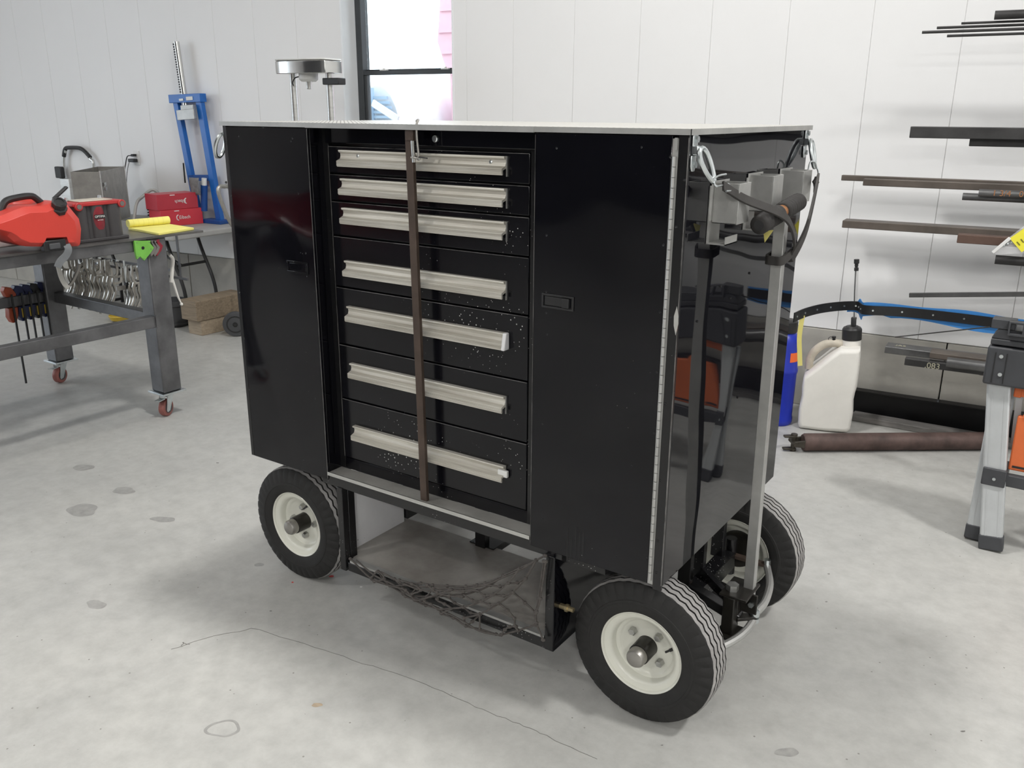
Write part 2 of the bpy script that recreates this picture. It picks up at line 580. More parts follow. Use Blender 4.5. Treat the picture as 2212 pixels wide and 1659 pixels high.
def glass_material():
    m = MATS['glass']
    N, L = m.node_tree.nodes, m.node_tree.links
    tr = N.new('ShaderNodeBsdfTransparent'); tr.inputs[0].default_value = (0.96, 0.98, 0.97, 1)
    gl = N.new('ShaderNodeBsdfGlossy'); gl.inputs['Roughness'].default_value = 0.02
    fr = N.new('ShaderNodeFresnel'); fr.inputs['IOR'].default_value = 1.45
    mx = N.new('ShaderNodeMixShader')
    L.new(fr.outputs[0], mx.inputs[0]); L.new(tr.outputs[0], mx.inputs[1]); L.new(gl.outputs[0], mx.inputs[2])
    L.new(mx.outputs[0], N['Material Output'].inputs['Surface'])


glass_material()

# ================================================================== SETTING
CEIL = 4.6
floor = struct(MB().box(-9.2, 8.2, -9.2, 5.2, -0.15, 0.0).build('floor', 'floor_concrete'), 'grey polished concrete shop floor with stains and a hairline crack')
struct(MB().box(-60, 60, -60, 60, -0.35, -0.16).build('ground_outside', 'outside_ground'), 'pale ground outside the building')
struct(MB().box(-9.4, 8.4, -9.4, 5.4, CEIL, CEIL + 0.15).build('ceiling', 'ceiling_white'), 'white ceiling high above the shop')

# floor marks -------------------------------------------------------
def ribbon_floor(pix, w, name, material, z=0.0006):
    pts = [PZ(u, v, 0.0) for u, v in pix]
    P = []
    for a, b in zip(pts[:-1], pts[1:]):
        for k in range(6):
            q = a + (b - a) * k / 6
            P.append(q + np.array((random.uniform(-1, 1), random.uniform(-1, 1), 0)) * 0.004)
    P.append(pts[-1])
    P = [np.array((p[0], p[1], z)) for p in P]
    return MB().tube(P, w, flat=(w, 0.0008, (0, 0, 1))).build(name, material, floor)


ribbon_floor([(372, 1402), (460, 1375), (545, 1357), (640, 1385), (760, 1425), (900, 1470), (1010, 1520), (1110, 1560), (1180, 1590), (1290, 1640)], 0.0015, 'crack', 'crack_dark')
ribbon_floor([(390, 1398), (395, 1388), (410, 1392)], 0.002, 'crack', 'crack_dark')


def blotch(u, v, ru, rv, name, material, hole=0.0, seed=1):
    rnd = random.Random(seed)
    n = 44
    outer, inner = [], []
    for k in range(n):
        a = 2 * math.pi * k / n
        j = 1 + 0.10 * math.sin(2 * a + seed) + 0.07 * math.sin(3 * a + 1.7 * seed) + 0.04 * math.sin(5 * a + 2.3 * seed)
        p = PZ(u + ru * j * math.cos(a), v + rv * j * math.sin(a), 0.0)
        outer.append((p[0], p[1], 0.0005))
        if hole:
            p = PZ(u + ru * hole * j * math.cos(a), v + rv * hole * j * math.sin(a), 0.0)
            inner.append((p[0], p[1], 0.0005))
    b = MB()
    if hole:
        b.add(outer + inner, [(k, (k + 1) % n, n + (k + 1) % n, n + k) for k in range(n)])
    else:
        b.add(outer, [tuple(range(n))])
    return b.build(name, material, floor)


blotch(482, 1574, 38, 18, 'stain', 'stain_mid', 0.82, 3)
for i, (u, v, ru, rv) in enumerate([(178, 1102, 34, 13), (268, 1060, 26, 7), (208, 1306, 22, 9), (352, 1122, 26, 6), (1700, 1625, 24, 10), (560, 1220, 10, 4), (180, 1010, 24, 6)]):
    blotch(u, v, ru, rv, 'stain', 'stain_mid', 0, 10 + i)
for i, (u, v, r) in enumerate([(716, 1245, 5), (632, 1258, 2.5), (780, 1268, 3)]):
    blotch(u, v, r, r * 0.5, 'paint_mark', 'red_mark' if i < 2 else 'white_print', 0, 40 + i)
for i, (u, v, r) in enumerate([(685, 1523, 12), (1785, 1300, 3), (1790, 1240, 3), (225, 730, 4), (470, 1000, 3), (2080, 1580, 5), (1430, 1610, 3), (585, 1320, 3)]):
    blotch(u, v, r, r * 0.35, 'debris', 'stain_dark' if i else 'timber_light', 0, 60 + i)

# back wall ----------------------------------------------------------
WS0, WS1 = -9.6, 6.0            # along-wall extent
WIN_S0, WIN_S1, WIN_Z0, WIN_Z1 = -2.268, -1.362, 0.95, 2.75
STEM = 0.455
AX = (WT, WN, np.array((0, 0, 1.0)))


def wbox(mb, s0, s1, o0, o1, z0, z1):
    """box along the back wall; offsets measured from the wall face into the room"""
    return mb.obox(WP((s0 + s1) / 2, (o0 + o1) / 2, (z0 + z1) / 2), AX, ((s1 - s0) / 2, abs(o1 - o0) / 2, (z1 - z0) / 2))


b = MB()
wbox(b, WS0, WIN_S0, -0.20, -0.012, STEM, CEIL)
wbox(b, WIN_S1, WS1, -0.20, -0.012, STEM, CEIL)
wbox(b, WIN_S0, WIN_S1, -0.20, -0.012, STEM, WIN_Z0)
wbox(b, WIN_S0, WIN_S1, -0.20, -0.012, WIN_Z1, CEIL)
wall_back = struct(b.build('wall_back', 'wall_panel'), 'white panelled back wall above a concrete stem wall')
stem_edges = [WS0, -6.5, -4.02, -1.6, 1.70, 2.02, WS1]
for a, c in zip(stem_edges[:-1], stem_edges[1:]):
    b = MB(); wbox(b, a + 0.003, c - 0.003, -0.2, 0.006, 0.0, STEM)
    b.build('concrete_block', 'concrete_wall', wall_back, bevel=0.004)
seams = [WIN_S0]
while seams[-1] > WS0: seams.append(seams[-1] - 0.4075)
seams = seams[::-1]
right = [WIN_S1, -1.26, -0.921, -0.508, -0.095, 0.318, 0.731, 1.144, 1.557]
while right[-1] < WS1: right.append(right[-1] + 0.413)
for lst in (seams, right):
    for a, c in zip(lst[:-1], lst[1:]):
        b = MB(); wbox(b, a + 0.0001, c - 0.0001, -0.013, 0.0, STEM + 0.004, CEIL)
        b.build('wall_panel', 'wall_panel', wall_back, bevel=0.0022, seg=1)
for a, c in ((WIN_S0, (WIN_S0 + WIN_S1) / 2), ((WIN_S0 + WIN_S1) / 2, WIN_S1)):
    for z0, z1 in ((STEM + 0.004, WIN_Z0 - 0.02), (WIN_Z1 + 0.02, CEIL)):
        b = MB(); wbox(b, a + 0.0016, c - 0.0016, -0.013, 0.0, z0, z1)
        b.build('wall_panel', 'wall_panel', wall_back, bevel=0.003, seg=1)

# other walls ---------------------------------------------------------
b = MB()
b.box(-9.2, -9.0, -9.2, -5.0, 0, CEIL); b.box(-9.2, -9.0, -0.6, 3.0, 0, CEIL); b.box(-9.2, -9.0, -5.0, -0.6, 3.7, CEIL)
struct(b.build('wall_left', 'wall_panel'), 'white wall with an open overhead doorway')
struct(MB().box(6.0, 6.2, -9.2, 5.0, 0, CEIL).build('wall_right', 'wall_panel'), 'white side wall')
struct(MB().box(-9.2, 6.2, -9.2, -9.0, 0, CEIL).build('wall_front', 'dark_wall'), 'dark wall behind the viewer')

# window --------------------------------------------------------------
b = MB()
wbox(b, WIN_S0 - 0.002, WIN_S0 + 0.012, -0.20, 0.006, WIN_Z0, WIN_Z1)
wbox(b, WIN_S1 - 0.004, WIN_S1 + 0.006, -0.20, 0.006, WIN_Z0, WIN_Z1)
wbox(b, WIN_S0, WIN_S1, -0.20, 0.006, WIN_Z1 - 0.012, WIN_Z1 + 0.004)
wbox(b, WIN_S0, WIN_S1, -0.20, 0.02, WIN_Z0 - 0.004, WIN_Z0 + 0.02)
window = struct(b.build('window_1', 'jamb_white'), 'double hung window with dark frame in a white jamb')
FO = -0.165
fs0, fs1 = WIN_S0 + 0.012, WIN_S1 - 0.004
b = MB()
for a, c in ((fs0, fs0 + 0.05), (fs1 - 0.05, fs1)):
    wbox(b, a, c, FO - 0.05, FO + 0.03, WIN_Z0 + 0.02, WIN_Z1 - 0.012)
wbox(b, fs0, fs1, FO - 0.05, FO + 0.03, WIN_Z1 - 0.06, WIN_Z1 - 0.012)
wbox(b, fs0, fs1, FO - 0.05, FO + 0.03, WIN_Z0 + 0.02, WIN_Z0 + 0.07)
b.build('window_frame', 'sash_dark', window, bevel=0.003)
ZM = 1.862
b = MB()
wbox(b, fs0 + 0.05, fs1 - 0.05, FO - 0.01, FO + 0.028, ZM - 0.026, ZM + 0.002)
wbox(b, fs0 + 0.05, fs0 + 0.075, FO - 0.01, FO + 0.02, WIN_Z0 + 0.07, ZM)
wbox(b, fs1 - 0.075, fs1 - 0.05, FO - 0.01, FO + 0.02, WIN_Z0 + 0.07, ZM)
sash = b.build('lower_sash', 'sash_dark', window, bevel=0.002)
b = MB(); wbox(b, fs0 + 0.05, fs1 - 0.05, FO - 0.035, FO - 0.012, ZM + 0.002, ZM + 0.012)
b.build('meeting_rail', 'sash_dark', window, bevel=0.001)
for s in (fs0 + 0.22, fs1 - 0.16):
    b = MB(); wbox(b, s - 0.03, s + 0.03, FO, FO + 0.02, ZM + 0.002, ZM + 0.010)
    b.cyl(WP(s, FO + 0.01, ZM + 0.008), WP(s, FO + 0.01, ZM + 0.018), 0.009, n=10)
    b.build('sash_lock', 'white_plastic', window)
b = MB(); wbox(b, fs0 + 0.05, fs1 - 0.05, FO - 0.028, FO - 0.022, ZM, WIN_Z1 - 0.06)
b.build('pane', 'glass', window)
b = MB(); wbox(b, fs0 + 0.07, fs1 - 0.07, FO + 0.002, FO + 0.006, WIN_Z0 + 0.07, ZM - 0.02)
b.build('pane', 'glass', window)

# outside ---------------------------------------------------------------
def corrugated(mb, P0, du, dv, nu, waves, amp, nrm):
    """corrugated sheet from P0 spanned by du (smooth) and dv (corrugated)"""
    P0, du, dv, nrm = (np.array(q, float) for q in (P0, du, dv, nrm))
    m = waves * 4
    vs, fs = [], []
    for j in range(m + 1):
        off = nrm * amp * math.sin(2 * math.pi * j / 4)
        for i in range(nu + 1):
            vs.append(P0 + du * (i / nu) + dv * (j / m) + off)
    for j in range(m):
        for i in range(nu):
            a = j * (nu + 1) + i
            fs.append((a, a + 1, a + nu + 2, a + nu + 1))
    return mb.add(vs, fs)


def out(u, v, off):
    s, z = PW(u, v, off)
    return np.array(WP(s, off, z))


# red metal barn, gable end seen edge-on at the right of the window
D = -6.0
barn = thing('red_barn', 'pale red metal clad building outside the window', 'building', tuple(WP(PW(990, 150, D)[0], D, -0.16)))
gp = [PW(u, v, D) for u, v in ((958, -120), (945, 90), (962, 145), (972, 160), (985, 270))]
gable = [(gp[0][0], gp[0][1]), (gp[1][0], gp[1][1]), (gp[2][0], gp[2][1]), (gp[3][0], gp[3][1]), (gp[4][0], -0.16), (gp[4][0] + 6, -0.16), (gp[4][0] + 6, gp[0][1])]
MB().prism(gable, WN * (WC - D), WT, (0, 0, 1), WN, 4.0).build('wall', 'siding_red', barn)
for k in range(14):
    z = gp[4][1] - 1.0 + k * 0.28
    ss = np.interp(z, [gp[4][1], gp[3][1], gp[2][1], gp[1][1], gp[0][1]], [gp[4][0], gp[3][0], gp[2][0], gp[1][0], gp[0][0]])
    b = MB(); wbox(b, ss + 0.02, ss + 5, D, D + 0.025, z, z + 0.05)
    b.build('siding_rib', 'siding_red', barn)

# quonset hut with corrugated arched end
D = -5.0
hs, hz = PW(790, 262, D)
hut = thing('quonset_hut', 'blue corrugated arched hut outside the window', 'building', tuple(WP(hs - 1, D, -0.16)))
arc = [PW(u, v, D) for u, v in ((800, 185), (812, 184), (825, 190), (838, 205), (850, 232), (858, 262))]
poly = [(arc[0][0] - 1.2, -0.16), (arc[0][0] - 1.2, arc[0][1] - 0.1)] + [(s, z) for s, z in arc] + [(arc[-1][0] + 0.12, -0.16)]
MB().prism(poly, WN * (WC - D + 0.05), WT, (0, 0, 1), WN, 3.0).build('shell', 'hut_white', hut)
z = arc[4][1] - 0.7
while z < arc[0][1] - 0.12:
    se = np.interp(z, [a[1] for a in arc[::-1]][:5], [a[0] for a in arc[::-1]][:5])
    b = MB(); wbox(b, arc[0][0] - 0.05, se - 0.03, D, D + 0.03, z, z + 0.035)
    b.build('end_rib', 'hut_blue', hut)
    z += 0.062
b = MB(); wbox(b, arc[0][0] - 0.02, arc[0][0] + 0.06, D, D + 0.08, -0.16, arc[0][1] - 0.03)
b.build('door_post', 'hut_blue', hut)
a0, a1 = out(805, 222, D + 0.12), out(860, 258, D + 0.12)
MB().beam(a0, a1, 0.03, 0.09).build('brace', 'hut_white', hut)
# white corrugated container beyond
D = -11.0
s0, z0 = PW(862, 243, D); s1, _ = PW(1010, 243, D)
cont = thing('white_container', 'white ribbed container far outside the window', 'container', tuple(WP(s0, D, -0.16)))
b = MB(); wbox(b, s0, s1 + 2, D - 2, D, -0.16, z0)
b.build('container_body', 'hut_white', cont)
for k in range(4):
    b = MB(); wbox(b, s0, s1 + 2, D, D + 0.03, z0 - 0.06 - k * 0.075, z0 - 0.04 - k * 0.075)
    b.build('rib', 'hut_blue', cont)

# outlet ----------------------------------------------------------------
s, z = PW(296, 341, 0)
o = thing('wall_outlet', 'white outlet plate with two black plugs on the back wall', 'outlet', tuple(WP(s, 0, z)))
b = MB(); wbox(b, s - 0.035, s + 0.035, 0, 0.007, z - 0.058, z + 0.058); b.build('cover_plate', 'white_plastic', o, bevel=0.003)
for dz in (0.022, -0.02):
    b = MB(); wbox(b, s - 0.016, s + 0.016, 0.007, 0.010, z + dz - 0.014, z + dz + 0.014); b.build('socket', 'white_plastic', o, bevel=0.002)
cord = thing('power_cord', 'black cord and plugs running from the wall outlet down behind the metal box', 'cord', tuple(WP(s, 0.03, z - 0.3)))
b = MB(); wbox(b, s - 0.02, s + 0.012, 0.010, 0.045, z + 0.012, z + 0.032); b.build('plug', 'black_plastic', cord, bevel=0.004)
b = MB(); wbox(b, s - 0.05, s + 0.02, 0.010, 0.055, z - 0.034, z - 0.006); b.build('adapter', 'black_plastic', cord, bevel=0.005)
pts = [WP(s - 0.01, 0.045, z + 0.02), WP(s - 0.05, 0.055, z + 0.01), WP(s - 0.085, 0.06, z - 0.07), WP(s - 0.12, 0.08, z - 0.2), WP(s - 0.2, 0.12, z - 0.33), WP(s - 0.26, 0.16, z - 0.4)]
def smooth(pts, k=5):
    P = [np.array(p, float) for p in pts]
    P = [2 * P[0] - P[1]] + P + [2 * P[-1] - P[-2]]
    outp = []
    for i in range(1, len(P) - 2):
        for j in range(k):
            t = j / k
            outp.append(0.5 * ((2 * P[i]) + (-P[i - 1] + P[i + 1]) * t + (2 * P[i - 1] - 5 * P[i] + 4 * P[i + 1] - P[i + 2]) * t * t + (-P[i - 1] + 3 * P[i] - 3 * P[i + 1] + P[i + 2]) * t ** 3))
    outp.append(P[-2])
    return outp
MB().tube(smooth(pts), 0.004, 6).build('cord', 'black_plastic', cord)
pts = [WP(s - 0.04, 0.05, z - 0.03), WP(s - 0.07, 0.06, z - 0.12), WP(s - 0.05, 0.1, z - 0.26), WP(s + 0.0, 0.14, z - 0.34), WP(s - 0.02, 0.18, z - 0.40)]
MB().tube(smooth(pts), 0.0025, 6).build('cord', 'black_plastic', cord)

# ceiling lights ------------------------------------------------------------
def ceiling_light(x, y, label, k=1.0):
    t = thing('ceiling_light', label, 'light', (x, y, CEIL - 0.25), 'shop ceiling lights')
    MB().lathe([(0.05, 1.0), (0.12, .8), (0.24, .3), (0.25, 0.0)], (x, y, CEIL - 0.25), (x, y, CEIL - 0.12), 32).build('housing', 'lamp_housing', t)
    MB().cyl((x, y, CEIL - 0.262), (x, y, CEIL - 0.25), 0.22, n=32).build('diffuser', 'lamp_diffuser', t)
    MB().cyl((x, y, CEIL - 0.12), (x, y, CEIL), 0.006, n=6).build('hanger', 'lamp_housing', t)
    ld = bpy.data.lights.new('lamp', 'AREA')
    ld.shape = 'DISK'; ld.size = 0.42; ld.energy = LAMP_W * k
    ld.color = (1.0, 0.985, 0.96)
    lo = bpy.data.objects.new('lamp', ld); COL.objects.link(lo)
    lo.parent = t; lo.location = (0, 0, -0.02)
    return t


LAMPS = [(3.9, 0.7, 1.5), (0.2, 0.8, 1.1), (2.6, -3.8, 0.22), (-1.4, -3.0, 0.55), (5.0, -5.8, 2.2), (1.0, -6.6, 1.4), (-6.8, -4.2, 0.6), (-4.6, -0.6, 0.3)]  # far-left lamp is added to brighten the left wall and its reflection
for x, y, k in LAMPS:
    ceiling_light(x, y, 'round white high bay light hanging from the shop ceiling', k)

# ================================================================== THE CART
X0, X1, Y0, Y1, ZB, ZT = -0.268, 1.275, 0.209, 1.060, 0.462, 1.556
XA, XB, XH = 0.105, 0.883, 1.247
YD = 0.269
cart = thing('pit_cart', 'large black steel pit cart with seven drawers, two doors and four pneumatic wheels', 'tool cart', ((X0 + X1) / 2, (Y0 + Y1) / 2, 0))
MB().box(X0, XA, Y0 + 0.006, Y1, ZB, ZT).build('side_cabinet', 'black_gloss', cart, bevel=0.002)
MB().box(XB, X1 - 0.006, Y0 + 0.006, Y1, ZB, ZT).build('side_cabinet', 'black_gloss', cart, bevel=0.002)
MB().box(XA, XB, YD + 0.012, Y1, 0.49, ZT - 0.004).build('drawer_cabinet', 'black_void', cart)

# doors -------------------------------------------------------------------
def screw(parent, x, z, y=Y0 - 0.004, r=0.0042, m='black_frame'):
    return MB().lathe([(r, 0), (r, .4), (r * 0.6, 1.0), (r * .25, .8)], (x, y + 0.004, z), (x, y + 0.0004, z), 10).build('screw', m, parent)


dl = MB().box(X0 + 0.016, XA, Y0 - 0.003, Y0 + 0.006, ZB, ZT - 0.006).build('door', 'black_gloss', cart, bevel=0.0015)
tag(dl, 'gloss black cabinet door left of the drawers')
MB().box(X0, X0 + 0.014, Y0 - 0.002, Y0 + 0.006, ZB, ZT).build('corner_post', 'black_frame', cart, bevel=0.001)
for u, v in ((517, 294), (633, 299), (646, 418), (500, 423), (518, 632), (529, 731), (540, 842), (682, 861), (662, 547), (664, 596), (568, 964), (690, 994), (657, 994), (488, 308), (489, 394), (630, 305)):
    p = PY(u, v, Y0)
    screw(dl, p[0], p[2])
dr = MB().box(XB, XH - 0.010, Y0 - 0.003, Y0 + 0.006, ZB, ZT - 0.006).build('door', 'black_gloss', cart, bevel=0.0015)
tag(dr, 'gloss black cabinet door right of the drawers')
for u, v in ((1204, 320), (1387, 318), (1182, 508), (1181, 630), (1181, 676), (1183, 722), (1449, 339), (1434, 529), (1427, 674), (1420, 804), (1414, 936), (1173, 916), (1291, 1108), (1366, 1006), (1334, 1200), (1175, 1118), (1399, 1205)):
    p = PY(u, v, Y0)
    screw(dr, p[0], p[2])
MB().box(XH + 0.004, X1, Y0 - 0.002, Y0 + 0.006, ZB - 0.012, ZT).build('corner_post', 'black_frame', cart, bevel=0.001)
for u, v in ((1478, 289), (1461, 490), (1449, 686), (1438, 872), (1428, 1038), (1422, 1168), (1419, 1236)):
    p = PY(u, v, Y0)
    screw(cart, p[0], p[2])
hb = MB()
n = 46
for k in range(n):
    za = ZB + 0.012 + (ZT - ZB - 0.06) * k / n
    zb_ = ZB + 0.012 + (ZT - ZB - 0.06) * (k + 0.94) / n
    hb.cyl((XH - 0.003, Y0 - 0.004, za), (XH - 0.003, Y0 - 0.004, zb_), 0.0045, n=8)
hb.box(XH - 0.010, XH + 0.004, Y0 - 0.0015, Y0 + 0.004, ZB, ZT - 0.012)
hb.build('piano_hinge', 'aluminium_dull', cart)
MB().box(XH - 0.004, XH + 0.003, Y0 - 0.006, Y0, ZT - 0.036, ZT - 0.010).build('hinge_tab', 'aluminium_dull', cart)


def latch(parent, xc, zc, flip=1, bar=True):
    b = MB()
    b.box(xc - 0.046, xc + 0.046, Y0 - 0.0065, Y0 - 0.0025, zc - 0.018, zc - 0.013)
    b.box(xc - 0.046, xc + 0.046, Y0 - 0.0065, Y0 - 0.0025, zc + 0.013, zc + 0.018)
    b.box(xc - 0.046, xc - 0.041, Y0 - 0.0065, Y0 - 0.0025, zc - 0.013, zc + 0.013)
    b.box(xc + 0.041, xc + 0.046, Y0 - 0.0065, Y0 - 0.0025, zc - 0.013, zc + 0.013)
    o = b.build('latch', 'black_plastic', parent, bevel=0.001)
    b2 = MB().box(xc - 0.038, xc + 0.014, Y0 - 0.005, Y0 - 0.002, zc - 0.011, zc + 0.011)
    b2.box(xc + 0.014, xc + 0.034, Y0 - 0.010, Y0 - 0.002, zc - 0.012, zc + 0.012)
    for p in [b2]:
        p.v = [tuple(q) for q in p.v]
    return b2, o


for k, (u, v0, v1) in enumerate(((1228, 1140, 1212), (1236, 1160, 1208), (1246, 1136, 1216), (1254, 1150, 1212), (1262, 1146, 1204))):
    pa, pb_ = PY(u, v0, Y0), PY(u - 1, v1, Y0)
    MB().box(pa[0] - 0.0014, pa[0] + 0.0014, Y0 - 0.0034, Y0 - 0.0028, pb_[2], pa[2]).build('drip_mark', 'black_void', dr)
b2, lo_ = latch(dr, 0.956, 1.150)
b2.build('latch', 'black_plastic', dr, bevel=0.004)
b2, lo_ = latch(dl, 0.030, 1.143)
lo_.data.materials[0] = MATS['black_gloss']
MB().box(0.030 - 0.036, 0.030 + 0.036, Y0 - 0.0045, Y0 - 0.002, 1.143 - 0.011, 1.143 + 0.011).build('latch', 'black_gloss', dl, bevel=0.003)

MB().box(XA - 0.0016, XA - 0.0002, Y0 - 0.0036, Y0 - 0.0028, ZB + 0.004, ZT - 0.01).build('worn_edge', 'worn_edge', dl)
MB().box(XB + 0.0004, XB + 0.0014, Y0 - 0.0036, Y0 - 0.0028, ZB + 0.004, ZT - 0.01).build('worn_edge', 'worn_edge', dr)
MB().box(X1 - 0.0016, X1 + 0.0004, Y0 - 0.0026, Y0 - 0.0016, ZB + 0.004, ZT - 0.01).build('worn_edge', 'worn_edge', cart)
MB().box(XA + 0.0204, XA + 0.0220, YD - 0.0046, YD - 0.0038, 0.53, ZT - 0.06).build('worn_edge', 'worn_edge', cart)
# inner returns beside the drawers
MB().box(XA - 0.002, XA + 0.022, YD - 0.004, YD + 0.02, 0.49, ZT - 0.004).build('frame_stile', 'black_frame', cart, bevel=0.001)
MB().box(XB - 0.050, XB, YD - 0.004, YD + 0.02, 0.49, ZT - 0.004).build('frame_stile', 'black_frame', cart, bevel=0.001)
hd = MB().box(XA + 0.022, XB - 0.002, YD - 0.016, YD + 0.012, 1.508, ZT - 0.004).build('header_panel', 'black_gloss', cart, bevel=0.003)
p = PY(941, 300, YD - 0.016)
MB().lathe([(0.009, 0), (0.009, .7), (0.007, 1)], (p[0], YD - 0.015, p[2]), (p[0], YD - 0.022, p[2]), 16).build('lock_cylinder', 'zinc', cart)
MB().box(XA + 0.022, XB - 0.004, YD - 0.002, YD + 0.012, 0.488, 0.527).build('kick_panel', 'black_drawer', cart, bevel=0.001)

# drawers -------------------------------------------------------------------
ZS = [1.502, 1.4225, 1.3445, 1.242, 1.088, 0.9075, 0.731, 0.5285]
HT = [1.4905, 1.411, 1.3275, 1.1725, 1.034, 0.855, 0.650]
PROF = [(0, 0.0), (-0.013, 0.0), (-0.014, -0.003), (-0.012, -0.006), (-0.006, -0.008), (-0.005, -0.016), (-0.008, -0.024),
        (-0.021, -0.029), (-0.0225, -0.032), (-0.022, -0.036), (-0.0230, -0.040), (-0.021, -0.046), (-0.018, -0.045), (-0.018, -0.034), (-0.004, -0.030), (0, -0.030)]
DX0, DX1 = 0.131, 0.832
for i in range(7):
    d = MB().box(DX0, DX1, YD - 0.007, YD + 0.012, ZS[i + 1] + 0.0018, ZS[i] - 0.0018).build('drawer', 'black_drawer', cart, bevel=0.0025)
    x0, x1 = 0.183, 0.763
    MB().box(DX0 + 0.002, DX1 - 0.002, YD - 0.0076, YD - 0.0066, ZS[i] - 0.0042, ZS[i] - 0.0028).build('worn_edge', 'worn_edge', d)
    h = MB().prism(PROF, (x0, YD - 0.007, HT[i]), (0, 1, 0), (0, 0, 1), (1, 0, 0), x1 - x0).build('drawer_pull', 'pull_aluminium', d, sharp=25)
    ribs = MB()
    for k in range(5):
        z = HT[i] - 0.0305 - k * 0.0030
        ribs.box(x0, x1, YD - 0.0305, YD - 0.028, z - 0.0008, z + 0.0008)
    ribs.build('pull_ribs', 'pull_aluminium', d)
    if i == 0:
        for u, v in ((773, 337), (904, 343), (1060, 350)):
            p = PY(u, v, YD - 0.012)
            MB().lathe([(0.0055, 0), (0.0055, .5), (0.003, 1)], (p[0], YD - 0.011, p[2]), (p[0], YD - 0.015, p[2]), 10).build('screw', 'zinc', d)
    if i == 4:
        MB().prism([(0, 0.001), (-0.016, 0.001), (-0.026, -0.046), (0, -0.046)], (x1 - 0.002, YD - 0.007, HT[i]), (0, 1, 0), (0, 0, 1), (1, 0, 0), 0.012).build('pull_end_cap', 'white_sheet', d, bevel=0.003)
    elif i == 6:
        MB().box(x1 - 0.02, x1 + 0.012, YD - 0.020, YD - 0.010, HT[i] - 0.032, HT[i] - 0.012).build('broken_pull_end', 'white_print', d, bevel=0.002)  # broken piece of this pull sticking out past its end
    else:
        MB().box(x1 + 0.001, x1 + 0.0028, YD - 0.013, YD - 0.007, HT[i] - 0.05, HT[i]).build('pull_back_edge', 'aluminium_dull', d)

# ledge and lower frame -------------------------------------------------------
MB().box(XA + 0.001, XB - 0.001, Y0 - 0.004, YD - 0.002, 0.478, 0.488).build('ledge', 'ledge_grey', cart, bevel=0.001)
MB().box(XA + 0.001, XB - 0.001, Y0 - 0.0065, Y0 - 0.0035, 0.4795, 0.491).build('ledge_trim', 'aluminium', cart)
MB().box(XA - 0.03, XB + 0.10, Y0 + 0.0, Y0 + 0.03, 0.444, 0.478).build('frame_rail', 'black_frame', cart, bevel=0.002)
MB().box(XA - 0.03, XB + 0.10, Y1 - 0.04, Y1, 0.430, 0.465).build('frame_rail', 'black_frame', cart, bevel=0.002)

# lock bar across the drawers ------------------------------------------------
lb = MB().beam((0.4965, 0.222, 0.488), (0.482, 0.216, 1.549), 0.012, 0.024, up=(1, 0, 0)).build('lock_bar', 'rust_brown', cart, bevel=0.001)
tag(lb, 'brown flat steel bar standing in front of the drawers')
zt_ = 1.5685
hk = smooth([(0.478, 0.250, zt_ + 0.004), (0.498, 0.232, zt_ + 0.007), (0.512, 0.216, zt_ + 0.006), (0.515, 0.206, zt_ - 0.006), (0.517, 0.204, zt_ - 0.04), (0.519, 0.206, zt_ - 0.085), (0.505, 0.206, zt_ - 0.087), (0.494, 0.206, zt_ - 0.088)], 6)
MB().tube(hk, 0.0032, 8).build('hook_pin', 'galvanised', lb)
MB().cyl((0.501, 0.208, zt_ - 0.10), (0.498, 0.208, zt_ - 0.045), 0.0045, n=10).build('bolt', 'steel_bolt', lb)
MB().tube([(0.496, 0.206, zt_ - 0.085), (0.53, 0.205, zt_ - 0.086), (0.548, 0.207, zt_ - 0.088)], 0.002, 6).build('cotter', 'black_frame', lb)
MB().box(0.476, 0.502, 0.205, 0.228, zt_ - 0.045, zt_ - 0.012).build('clip', 'rust_brown', lb, bevel=0.002)

# diamond plate top -----------------------------------------------------------
b = MB()
b.box(X0 - 0.006, X1 + 0.006, Y0 - 0.0055, Y1 + 0.01, ZT, ZT + 0.009)
tp = b.build('top_plate', 'plate_top', cart, bevel=0.003)
b = MB()
b.box(X0 - 0.007, XA, Y0 - 0.008, Y0 - 0.005, ZT - 0.004, ZT + 0.0088)
b.box(XB, X1 + 0.007, Y0 - 0.008, Y0 - 0.005, ZT - 0.004, ZT + 0.0088)
b.box(XA, XB, Y0 - 0.010, Y0 - 0.006, ZT - 0.005, ZT + 0.0088)
b.box(X1 + 0.005, X1 + 0.008, Y0 - 0.008, Y1 + 0.01, ZT - 0.004, ZT + 0.0088)
b.build('plate_lip', 'aluminium_dull', tp)

# side panel -------------------------------------------------------------------
sp = MB().box(X1 - 0.006, X1, Y0 + 0.007, Y1, ZB, ZT - 0.002).build('side_panel', 'black_side', cart, bevel=0.001)
for u, v in ((1564, 288), (1613, 284), (1659, 283), (1700, 282), (1619, 590), (1556, 618), (1577, 644), (1506, 694), (1593, 858), (1540, 1175), (1477, 389)):
    p = PX(u, v, X1)
    MB().lathe([(0.0035, 0), (0.003, 1)], (X1, p[1], p[2]), (X1 + 0.003, p[1], p[2]), 8).build('rivet', 'black_frame', sp)
# torn paint on the edge
p = PY(1458, 692, Y0 - 0.003)
MB().prism([(0, 0.034), (0.005, 0.012), (0.006, -0.006), (0.001, -0.034), (-0.005, -0.012), (-0.006, 0.01)], (X1 - 0.003, Y0 - 0.0045, p[2]), (1, 0, 0), (0, 0, 1), (0, -1, 0), 0.001).build('bare_dent', 'polished', sp)

